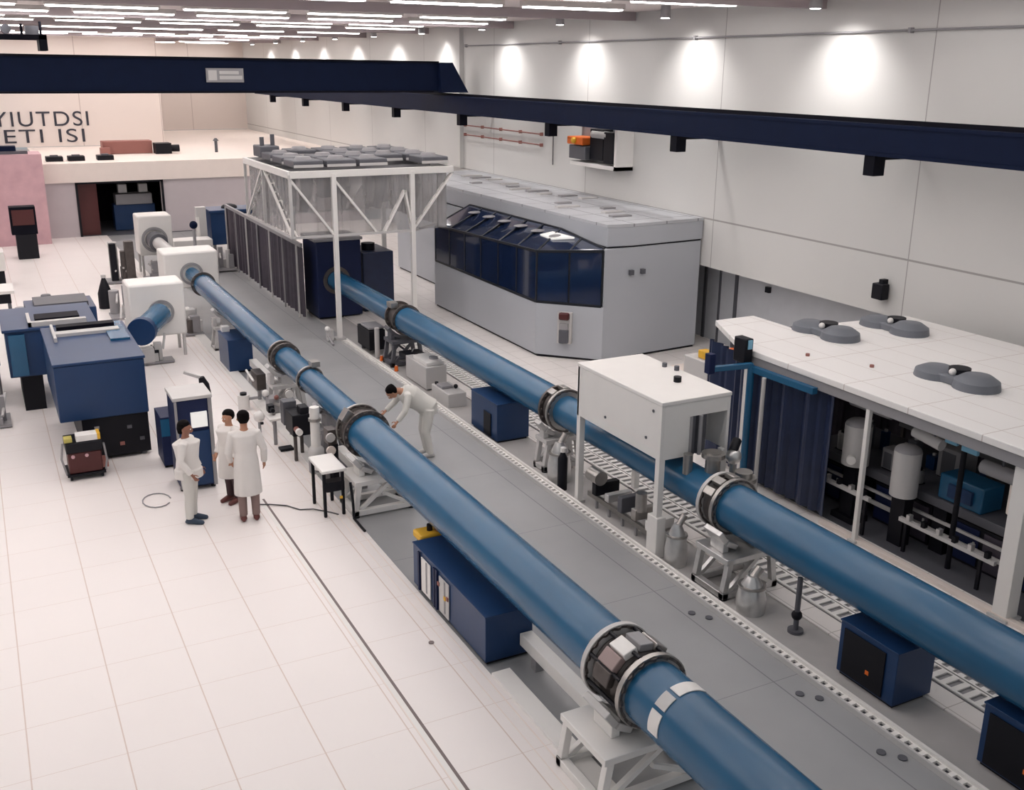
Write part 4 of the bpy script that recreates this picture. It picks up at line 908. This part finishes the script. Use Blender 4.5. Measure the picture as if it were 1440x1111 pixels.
# contents of the clean room
t = thing('optics_table', 'long dark optics table inside the clean room', 'table', (12.6, 9.3, 0))
MB(t).box(12.0, 13.6, 6.6, 12.2, .72, .86).build('top', 'grey_d', bev=.01)
for x in (12.15, 13.45):
    for y in (6.9, 9.4, 11.9): MB(t).box(x - .12, x + .12, y - .12, y + .12, 0, .72).build('leg', 'black')
MB(t).box(12.0, 12.04, 6.6, 12.2, .3, .36).box(12.0, 12.04, 6.6, 12.2, .5, .54).build('side_rail', 'grey_l')
rr = random.Random(5)
lst = [('optics_mount', 'pale round mirror mount', 'grey_l'), ('optics_mount', 'dark boxy mount', 'grey_d')]
t = thing('vacuum_tank', 'pale grey upright tank left of the thin post inside the clean room', 'tank', (11.85, 10.8, .86))
MB(t).box(11.6, 11.95, 10.65, 11.1, 0, .1).box(11.68, 11.87, 10.75, 11.0, .1, .95).build('stand', 'black')
MB(t).cyl((11.77, 10.87, .95), (11.77, 10.87, 1.6), .21).build('body', 'grey_l'); MB(t).ball((11.77, 10.87, 1.6), .21, (1, 1, .5)).build('lid', 'grey_m'); MB(t).cyl((11.55, 10.75, 1.1), (11.5, 10.7, 1.1), .07).build('port', 'white')
t = thing('vacuum_tank', 'pale grey upright tank right of the thin post inside the clean room', 'tank', (11.8, 9.95, 0))
MB(t).box(11.68, 11.87, 9.75, 10.0, .0, .8).build('stand', 'black'); MB(t).cyl((11.77, 9.88, .8), (11.77, 9.88, 1.5), .2).build('body', 'grey_l'); MB(t).ball((11.77, 9.88, 1.5), .2, (1, 1, .5)).build('lid', 'grey_m')
t = thing('electronics_box', 'blue box on the optics table inside the clean room', 'electronics box', (12.3, 9.0, .86))
MB(t).box(12.05, 12.5, 8.75, 9.5, .86, 1.25).build('body', 'blue', bev=.02); MB(t).box(12.0, 12.05, 8.9, 9.3, .95, 1.15).build('panel', 'navy')
t = thing('hanging_monitor', 'pair of pale blue screens hanging on a black post in the clean room', 'screen', (11.75, 8.9, 0))
MB(t).cyl((11.78, 8.95, 0), (11.78, 8.95, 2.2), .04).build('post', 'black')
MB(t).box(11.66, 11.72, 8.66, 8.92, 1.85, 2.05).build('screen', 'cyan', bev=.01); MB(t).box(11.66, 11.72, 9.0, 9.2, 1.88, 2.06).build('screen', 'cyan', bev=.01)
t = thing('insulated_pipe', 'pale insulated pipe running along the upper part of the clean room', 'pipe', (11.9, 8.8, 1.7))
MB(t).cyl((11.7, 9.75, 1.86), (11.7, 9.26, 1.8), .085).build('pipe_segment', 'grey_l'); MB(t).cyl((11.75, 8.6, 1.72), (11.75, 7.95, 1.72), .10).build('pipe_segment', 'grey_m'); MB(t).cyl((11.8, 8.1, 1.2), (11.8, 8.1, 1.68), .08).build('pipe_drop', 'cream')
MB(t).cyl((11.7, 10.2, 1.95), (11.7, 11.0, 1.95), .06).build('pipe_segment', 'grey_m')
for hx, hy, hz in ((11.7, 9.4, 1.86), (11.75, 8.3, 1.75), (11.7, 10.6, 1.95)): MB(t).cyl((hx, hy, hz), (hx, hy, 2.28), .02, n=8).build('hanger', 'grey_d')
t = thing('optical_rail', 'pale slotted rail low across the front of the clean room', 'rail', (11.6, 9, .6))
MB(t).beam((11.62, 9.75, .5), (11.62, 8.1, .5), .06).build('rail_bar', 'grey_l')
for k in range(6): MB(t).box(11.58, 11.66, 8.2 + .27 * k, 8.26 + .27 * k, .53, .62).build('clamp', 'foil' if k % 2 else 'black')
for y in (8.3, 9.6): MB(t).box(11.6, 11.64, y, y + .05, 0, .48).build('leg', 'black')
t = thing('optical_rail', 'pale slotted rail beside the navy curtain inside the clean room', 'rail', (11.6, 10.7, .6))
MB(t).beam((11.5, 11.3, .62), (11.5, 10.25, .62), .06).build('rail_bar', 'grey_l')
for k in range(4): MB(t).box(11.46, 11.54, 10.35 + .25 * k, 10.41 + .25 * k, .65, .72).build('clamp', 'foil' if k % 2 else 'black')
for y in (10.3, 11.2): MB(t).box(11.48, 11.52, y, y + .05, 0, .6).build('leg', 'black')
words = ['pale', 'dark', 'steel', 'blue', 'white', 'tan', 'black']
spots = ((12.25, 11.6, 'cyl', 'grey_l', .1, .3, 'pale grey round pot at the far end of the optics table'), (12.3, 10.6, 'box', 'grey_m', .12, .35, 'mid grey block on the optics table behind the left tank'),
         (12.2, 8.3, 'cyl', 'white', .07, .28, 'slim white pot on the optics table near its camera end'), (12.25, 7.7, 'box', 'navy', .15, .25, 'blue block on the optics table near its camera end'),
         (12.3, 7.2, 'box', 'cream', .1, .2, 'tan block on the optics table closest to the wide white post'), (12.9, 9.9, 'box', 'grey_m', .2, .5, 'tall grey block at the middle of the optics table'),
         (13.0, 8.0, 'cyl', 'grey_m', .16, .5, 'tall grey pot at the rear of the optics table'), (12.2, 10.0, 'cyl', 'foil', .08, .22, 'shiny steel pot on the optics table behind the right tank'))
for x, y, kd, mt, s, h, l in spots:
    u = thing('optics_mount', l, 'instrument', (x, y, .86))
    if kd == 'cyl': MB(u).cyl((x, y, .88), (x, y, .86 + h), s).build('body', mt); MB(u).cyl((x, y, .86 + h), (x, y, .9 + h), s * .6).build('cap', 'black')
    else: MB(u).box(x - s, x + s, y - s, y + s, .88, .86 + h).build('body', mt, bev=.01); MB(u).box(x - s - .01, x - s, y - s * .6, y + s * .6, .9, .8 + h).build('face', 'grey_d')
    MB(u).box(x - s * .9, x + s * .9, y - s * .9, y + s * .9, .86, .88).build('foot', 'black')
for x0_, x1_, y0_, y1_, z_, l in ((12.1, 12.7, 11.0, 11.75, .66, 'black cabinet under the optics table at its end by the navy curtain'), (12.1, 12.7, 9.6, 10.7, .66, 'black cabinet under the middle of the optics table'), (12.1, 12.7, 8.2, 9.2, .66, 'black cabinet under the optics table behind the hanging screens'), (12.1, 12.7, 7.05, 8.0, .66, 'black cabinet under the optics table next to the wide white post')):
    u = thing('storage_cabinet', l, 'cabinet', ((x0_ + x1_) / 2, (y0_ + y1_) / 2, .012))
    MB(u).box(x0_, x1_, y0_, y1_, .014, z_).build('body', 'black', bev=.01)
    for q in (0, 1):
        yy = y0_ + .04 + q * (y1_ - y0_) / 2
        d_ = MB(u).box(x0_ - .02, x0_, yy, yy + (y1_ - y0_) / 2 - .08, .06, z_ - .05).build('door', 'navy_dk' if q else 'curtain')
        MB(u).box(x0_ - .035, x0_ - .02, yy + .05, yy + .08, .3, .42).build('handle', 'grey_l', d_)
rg = random.Random(9)
for k in range(22):
    x = 12.75 + .7 * rg.random() if k % 2 else 12.06 + .5 * rg.random(); y = 6.8 + .235 * k
    if k % 2 == 0 and any(abs(y - q) < .32 for q in (11.6, 10.6, 9.1, 8.3, 7.7, 7.2, 10.0)): x = 12.72
    if abs(x - 12.9) < .32 and abs(y - 9.9) < .35: continue
    if abs(x - 13.0) < .3 and abs(y - 8.0) < .3: continue
    if x < 12.62 and 8.6 < y < 9.65: continue
    u = thing('optics_block', 'small dark block with a pale knob crowded on the dark optics table', 'instrument', (x, y, .86), group='small dark blocks on the optics table')
    hh = .12 + .35 * rg.random(); w_ = .05 + .04 * rg.random()
    MB(u).box(x - w_, x + w_, y - w_, y + w_, .865, .865 + hh).build('body', ('grey_d', 'black', 'steel_dk', 'navy')[k % 4], bev=.008)
    MB(u).cyl((x, y, .865 + hh), (x, y, .9 + hh), .03, n=12).build('knob', 'grey_l')
fr = thing('lattice_frame', 'tall dark lattice frame with pale cross bars standing at the back of the clean room', 'frame', (13.9, 9, .012))
for y in (7.0, 8.2, 9.4, 10.6, 11.8):
    MB(fr).box(13.86, 13.92, y, y + .06, .012, 2.15).build('upright', 'steel_dk')
for z, mt in ((.95, 'grey_m'), (1.35, 'grey_d'), (1.7, 'grey_m'), (2.05, 'grey_d')):
    MB(fr).box(13.80, 13.86, 7.0, 11.86, z, z + .06).build('cross_bar', mt)
for k in range(8):
    y = 7.15 + .58 * k; z = (.99, 1.39, 1.74)[k % 3] + .03
    MB(fr).box(13.5, 13.8, y, y + .32, z, z + .22).build('mounted_unit', ('navy', 'grey_d', 'grey_m', 'curtain')[k % 4], bev=.02)
# jib with blue arm at the end of the clean room
t = thing('jib_hoist', 'blue jib arm on a blue and white post at the end of the clean room', 'hoist', (10.95, 12.6, 0))
MB(t).cyl((11.02, 12.6, 0), (11.02, 12.6, 2.2), .06).build('post', 'blue'); MB(t).cyl((10.96, 12.2, .0), (10.96, 12.2, 2.1), .035).build('white_pole', 'grey_l')
MB(t).beam((10.35, 12.85, 2.15), (11.05, 12.6, 2.2), .09).build('arm', 'blue', bev=.01); MB(t).box(10.3, 10.42, 12.78, 12.92, 2.08, 2.42).build('end_block', 'navy_dk', bev=.01)
MB(t).box(10.95, 11.12, 12.7, 13.0, 2.2, 2.62).build('motor', 'black', bev=.02); MB(t).box(11.0, 11.08, 12.68, 12.7, 2.45, 2.6).build('blue_label', 'cyan'); MB(t).cyl((11.02, 12.6, 0), (11.02, 12.6, .04), .16).build('base_plate', 'grey_d')
MB(t).beam((11.05, 12.58, 2.14), (11.1, 11.2, 2.14), .1).build('rear_arm', 'blue')
t = thing('supply_crate', 'pale crate with a yellow and an orange roll on top beside the clean room end', 'crate', (12.5, 15.3, 0))
MB(t).box(12.0, 12.8, 14.95, 15.7, 0, 1.5).build('body', 'grey_l', bev=.02); MB(t).box(12.1, 12.3, 15.05, 15.4, 1.5, 1.66).build('yellow_roll', 'yellow', bev=.02); MB(t).cyl((12.45, 15.0, 1.59), (12.75, 15.15, 1.59), .09).build('orange_roll', 'orange')
t = thing('floor_shading_slab', 'low pale platform imitating floor shading between the grey enclosure and the clean room', 'slab', (14, 17.7, 0))
MB(t).box(13.2, 14.9, 16.8, 18.6, 0, .3).build('body', 'grey_l', bev=.03); MB(t).box(13.3, 14.8, 16.9, 18.5, .3, .33).build('lid', 'cream', bev=.01)  # pale floor shading modelled as a low raised block

# ------------------------------------------------------------------ people
def tf(P, loc, rz, s=1.):
    m = Matrix.Rotation(rz, 3, 'Z')
    return lambda p: Vector(loc) + m @ (Vector(p) * s)
def hand(b, T, wrist, dirv, side, palm=(0, 0, -1), curl=.35, s=1.):
    """palm block, four fingers and a thumb; all in local coordinates"""
    w = Vector(wrist); d = Vector(dirv).normalized(); pn = Vector(palm); pn = (pn - d * pn.dot(d)).normalized(); sd = d.cross(pn) * side
    k = w + d * .045
    b.loft([T(w - d * .02), T(w + d * .02), T(w + d * .06), T(w + d * .092)], [.026, .034, .040, .036], 12, aspect=[(1, .9)] + [(1, .5)] * 3 if abs(d.z) < .9 else [(1, .9), (.75, .75), (.7, .7), (.7, .7)])
    for i, (off, ln) in enumerate(((.030, .068), (.010, .078), (-.010, .072), (-.030, .056))):
        r0 = w + d * .085 + sd * off
        p1 = r0 + (d + pn * curl * .4).normalized() * ln * .5
        p2 = p1 + (d + pn * curl * 1.4).normalized() * ln * .3
        p3 = p2 + (d + pn * curl * 2.4).normalized() * ln * .25
        b.loft([T(r0), T(p1), T(p2), T(p3)], [.0095, .009, .0085, .0065], 8)
    r0 = w + d * .03 + sd * .030
    p1 = r0 + (d * .6 + sd * .9).normalized() * .032; p2 = p1 + (d + sd * .35 + pn * .3).normalized() * .03; p3 = p2 + (d + pn * .5).normalized() * .022
    b.loft([T(r0), T(p1), T(p2), T(p3)], [.013, .012, .010, .008], 8)
def head(b, T, c, fwd, up, s=1.):
    """skull, jaw, nose, ears, brow; fwd = facing direction"""
    c = Vector(c); f = Vector(fwd).normalized(); u = Vector(up); u = (u - f * u.dot(f)).normalized(); r = f.cross(u)
    def q(a, bb, cc): return T(c + r * a + f * bb + u * cc)
    b.loft([q(0, -.01, .115), q(0, -.01, .10), q(0, -.008, .06), q(0, -.004, .01), q(0, .006, -.04), q(0, .018, -.085), q(0, .028, -.112)], [.02, .052, .082, .088, .078, .056, .026], 20, aspect=[(1, 1), (.9, 1.1), (.88, 1.14), (.87, 1.14), (.86, 1.1), (.85, 1), (.9, .9)])
    b.loft([q(0, .085, .02), q(0, .106, -.012), q(0, .112, -.028), q(0, .09, -.036)], [.009, .013, .016, .009], 10)
    for sg in (-1, 1):
        b.loft([q(sg * .078, -.005, .02), q(sg * .09, -.012, .005), q(sg * .08, -.006, -.03)], [.008, .016, .007], 8)
        b.loft([q(sg * .034, .088, .028), q(sg * .015, .094, .026)], [.008, .008], 8)
    b.loft([q(-.022, .09, -.058), q(0, .097, -.056), q(.022, .09, -.058)], [.006, .009, .006], 8)
def eyes(root, T, c, fwd, up):
    c = Vector(c); f = Vector(fwd).normalized(); u = Vector(up); u = (u - f * u.dot(f)).normalized(); r = f.cross(u); e = MB(root)
    for sg in (-1, 1): e.ball(T(c + r * sg * .03 + f * .088 + u * .008), .011)
    e.build('eyes', 'white'); e = MB(root)
    for sg in (-1, 1): e.ball(T(c + r * sg * .03 + f * .096 + u * .008), .006)
    e.build('pupils', 'black')
def hairdo(root, T, c, fwd, up, length=0.):
    c = Vector(c); f = Vector(fwd).normalized(); u = Vector(up); u = (u - f * u.dot(f)).normalized(); h = MB(root)
    def q(a, bb, cc): return T(c + f * bb + u * cc)
    n = 9; pts = []; rad = []
    h.loft([q(0, -.03, .14), q(0, -.03, .125), q(0, -.03, .085), q(0, -.045, .035), q(0, -.06, -.02), q(0, -.06, -.06 - length)], [.02, .066, .098, .10, .085, .055 + length * .1], 20, aspect=[(1, 1), (.92, 1.05), (.95, 1.05), (.96, .95), (.98, .75), (1, .6)])
    h.build('hair', 'hair', remesh=.009)

def standing(label, loc, rz, H, skin, coatlen, arms, hairlen=0., trouser='trouser', shoe='shoe_r', coat='coat', cloth='lab_coat', look=0., open_legs=True):
    """front is local -Y; arms: per side (elbow, wrist) in 1.75 m body coordinates"""
    s = H / 1.75
    t = thing('person', label, 'person', loc)
    T0 = tf(None, loc, rz, s); T = T0
    hc = (0, -.015, 1.635); fw = (math.sin(look), -math.cos(look), -.12)
    b = MB(t)
    head(b, T, hc, fw, (0, 0, 1)); b.loft([T((0, .02, 1.44)), T((0, .005, 1.50)), T((0, -.005, 1.57))], [.062, .055, .056], 16)
    b.loft([T((0, 0, .90)), T((0, 0, 1.0)), T((0, 0, 1.12)), T((0, 0, 1.28)), T((0, 0, 1.40)), T((0, .01, 1.47))], [.15, .155, .13, .16, .165, .07], 22, aspect=[(1.05, .75), (1.05, .75), (1, .72), (1.02, .72), (1.12, .62), (1.1, .8)])
    for k, sg in enumerate((-1, 1)):
        e, w = arms[k]; sh = (sg * .18, 0, 1.40)
        b.loft([T((sg * .10, 0, 1.41)), T(sh), T(lerp(sh, e, .5)), T(e), T(lerp(e, w, .5)), T(w)], [.05, .056, .046, .038, .034, .025], 14)
        d = Vector(w) - Vector(e); hand(b, T, w, d, -sg, palm=(-sg, -.2, 0))
        hp = (sg * .09, 0, .92)
        b.loft([T(hp), T((sg * .095, -.005, .70)), T((sg * .095, -.01, .50)), T((sg * .095, .01, .34)), T((sg * .095, .015, .10)), T((sg * .095, .01, .05))], [.088, .078, .055, .054, .036, .038], 16)
        b.loft([T((sg * .095, .05, .045)), T((sg * .10, -.03, .05)), T((sg * .105, -.12, .035)), T((sg * .108, -.18, .028))], [.035, .042, .036, .02], 12)
    b.build('body', skin, remesh=.010)
    eyes(t, T, hc, fw, (0, 0, 1)); hairdo(t, T, hc, fw, (0, 0, 1), hairlen)
    c = MB(t); z1 = coatlen; w1 = .215
    c.loft([T((0, 0, z1)), T((0, 0, z1 + .15)), T((0, 0, .95)), T((0, 0, 1.12)), T((0, 0, 1.28)), T((0, 0, 1.40)), T((0, .01, 1.475))], [w1, .21, .19, .17, .188, .195, .078], 26, aspect=[(1.02, .78), (1.02, .78), (1.02, .78), (1, .78), (1, .76), (1.1, .66), (1.1, .85)])
    for k, sg in enumerate((-1, 1)):
        e, w = arms[k]; sh = (sg * .18, 0, 1.405)
        c.loft([T((sg * .1, 0, 1.415)), T(sh), T(lerp(sh, e, .5)), T(e), T(lerp(e, w, .5)), T(lerp(e, w, .96))], [.06, .074, .062, .056, .052, .048], 14)
    c.build(cloth, coat, remesh=.011)
    c = MB(t)
    for sg in (-1, 1):
        c.loft([T((sg * .085, 0, .93)), T((sg * .095, -.005, .70)), T((sg * .095, -.01, .50)), T((sg * .095, .01, .30)), T((sg * .095, .015, .09))], [.105, .095, .075, .068, .062], 16)
    c.build('trousers', trouser, remesh=.012)
    for sg in (-1, 1):
        MB(t).loft([T((sg * .095, .085, .02)), T((sg * .095, .05, .05)), T((sg * .098, -.03, .055)), T((sg * .105, -.12, .04)), T((sg * .108, -.20, .03)), T((sg * .108, -.22, .02))], [.02, .05, .05, .044, .034, .012], 14).build('shoe', shoe)
    return t
standing('person in pale jacket, pale trousers and dark blue shoes before the tall navy rack', (2.38, 15.38, 0), R(62), 1.66, 'skin_a', .80,
         [((-.25, .03, 1.14), (-.22, -.12, .92)), ((.27, .02, 1.13), (.26, -.10, .88))], .04, 'suit', 'shoe_b', 'coat', 'jacket')
standing('person with tan face and dark shoes half hidden between the other two standing people', (3.14, 15.9, 0), R(-60), 1.56, 'skin_b', .50,
         [((-.26, .03, 1.14), (-.22, -.14, .93)), ((.26, .03, 1.13), (.24, -.14, .93))], 0., 'trouser_dk', 'shoe_r')
standing('person in a long white coat with black hair, seen from behind beside the floor groove', (3.20, 15.05, 0), R(172), 1.80, 'skin_b', .44,
         [((-.27, .02, 1.14), (-.27, -.08, .90)), ((.26, .02, 1.13), (.22, -.14, .93))], .0, 'trouser', 'shoe_r')

def bending(label, loc, rz):
    t = thing('person', label, 'person', (loc[0], loc[1], -.03))
    T = tf(None, (loc[0], loc[1], -.03), rz, 1.)
    # front is local -Y; trunk pitched forward
    hip = (0, .14, .96); ch = (0, -.27, 1.24); nk = (0, -.39, 1.31); hc = Vector((0, -.53, 1.29)); fw = (0, -.62, -.78)
    b = MB(t); head(b, T, hc, fw, (0, -.78, .62)); b.loft([T(ch), T(nk), T((0, -.46, 1.32))], [.09, .06, .056], 16)
    b.loft([T((0, .12, .88)), T(hip), T((0, -.02, 1.07)), T((0, -.18, 1.18)), T((0, -.34, 1.28))], [.14, .155, .145, .165, .09], 22, aspect=[(1.05, .8), (1.05, .85), (1, .78), (1.1, .72), (1.3, .8)])
    arm = [((-.26, -.42, 1.02), (-.22, -.60, .88)), ((.27, -.36, 1.0), (.26, -.50, .82))]
    for k, sg in enumerate((-1, 1)):
        e, w = arm[k]; sh = (sg * .19, -.27, 1.25)
        b.loft([T((sg * .1, -.27, 1.25)), T(sh), T(lerp(sh, e, .5)), T(e), T(lerp(e, w, .5)), T(w)], [.05, .056, .046, .038, .034, .025], 14)
        hand(b, T, w, Vector(w) - Vector(e), -sg, palm=(-sg, 0, -.3))
        b.loft([T((sg * .09, .12, .92)), T((sg * .1, .10, .70)), T((sg * .105, .06, .50)), T((sg * .105, .10, .34)), T((sg * .105, .14, .08))], [.09, .078, .056, .054, .038], 16)
        b.loft([T((sg * .105, .18, .045)), T((sg * .105, .08, .05)), T((sg * .11, -.02, .03))], [.035, .042, .025], 12)
    b.build('body', 'skin_b', remesh=.010); eyes(t, T, hc, fw, (0, -.78, .62)); hairdo(t, T, hc, fw, (0, -.78, .62))
    c = MB(t)
    c.loft([T((0, .13, .84)), T(hip), T((0, -.02, 1.07)), T((0, -.18, 1.19)), T((0, -.35, 1.295))], [.18, .19, .175, .195, .10], 24, aspect=[(1.05, .85), (1.05, .9), (1, .82), (1.1, .76), (1.35, .85)])
    for k, sg in enumerate((-1, 1)):
        e, w = arm[k]; sh = (sg * .19, -.27, 1.25)
        c.loft([T((sg * .1, -.27, 1.25)), T(sh), T(lerp(sh, e, .5)), T(e), T(lerp(e, w, .5)), T(lerp(e, w, .95))], [.065, .075, .064, .057, .052, .046], 14)
        c.loft([T((sg * .085, .13, .93)), T((sg * .1, .10, .70)), T((sg * .105, .06, .50)), T((sg * .105, .10, .30)), T((sg * .105, .14, .07))], [.115, .10, .082, .075, .068], 16)
    c.build('coverall', 'suit', remesh=.011)
    for sg in (-1, 1):
        MB(t).loft([T((sg * .105, .22, .02)), T((sg * .105, .18, .05)), T((sg * .107, .08, .055)), T((sg * .11, 0, .04)), T((sg * .11, -.06, .02))], [.02, .05, .05, .044, .02], 14).build('shoe', 'grey_l')
bending('person in a white coverall bending forward on the grey walkway beside the blue tube', (6.72, 16.5), R(-97))

# ------------------------------------------------------------------ camera, light, view
H = 6.85
yaw, pitch, roll = R(27.4), R(17.2), R(.5)
f = Vector((math.sin(yaw) * math.cos(pitch), math.cos(yaw) * math.cos(pitch), -math.sin(pitch)))
r = Vector((math.cos(yaw), -math.sin(yaw), 0)); u = r.cross(f)
r2 = r * math.cos(roll) + u * math.sin(roll); u2 = -r * math.sin(roll) + u * math.cos(roll)
cam = bpy.data.cameras.new('camera'); co = bpy.data.objects.new('camera', cam); COL.objects.link(co)
co.matrix_world = Matrix(((r2.x, u2.x, -f.x, 0), (r2.y, u2.y, -f.y, 0), (r2.z, u2.z, -f.z, H), (0, 0, 0, 1)))
cam.sensor_width = 36; cam.lens = 36.0; cam.shift_x = .0021; cam.shift_y = -.0094; cam.clip_end = 200
sc.camera = co
w = bpy.data.worlds.new('world'); sc.world = w; w.use_nodes = True
w.node_tree.nodes['Background'].inputs[0].default_value = (.95, .97, 1, 1); w.node_tree.nodes['Background'].inputs[1].default_value = .32
sc.view_settings.view_transform = 'Standard'; sc.view_settings.look = 'None'; sc.view_settings.gamma = 1; sc.view_settings.use_curve_mapping = False
sc.view_settings.exposure = 0.2
sc.cycles.use_denoising = True
sc.cycles.max_bounces = 6; sc.cycles.diffuse_bounces = 3; sc.cycles.transparent_max_bounces = 12
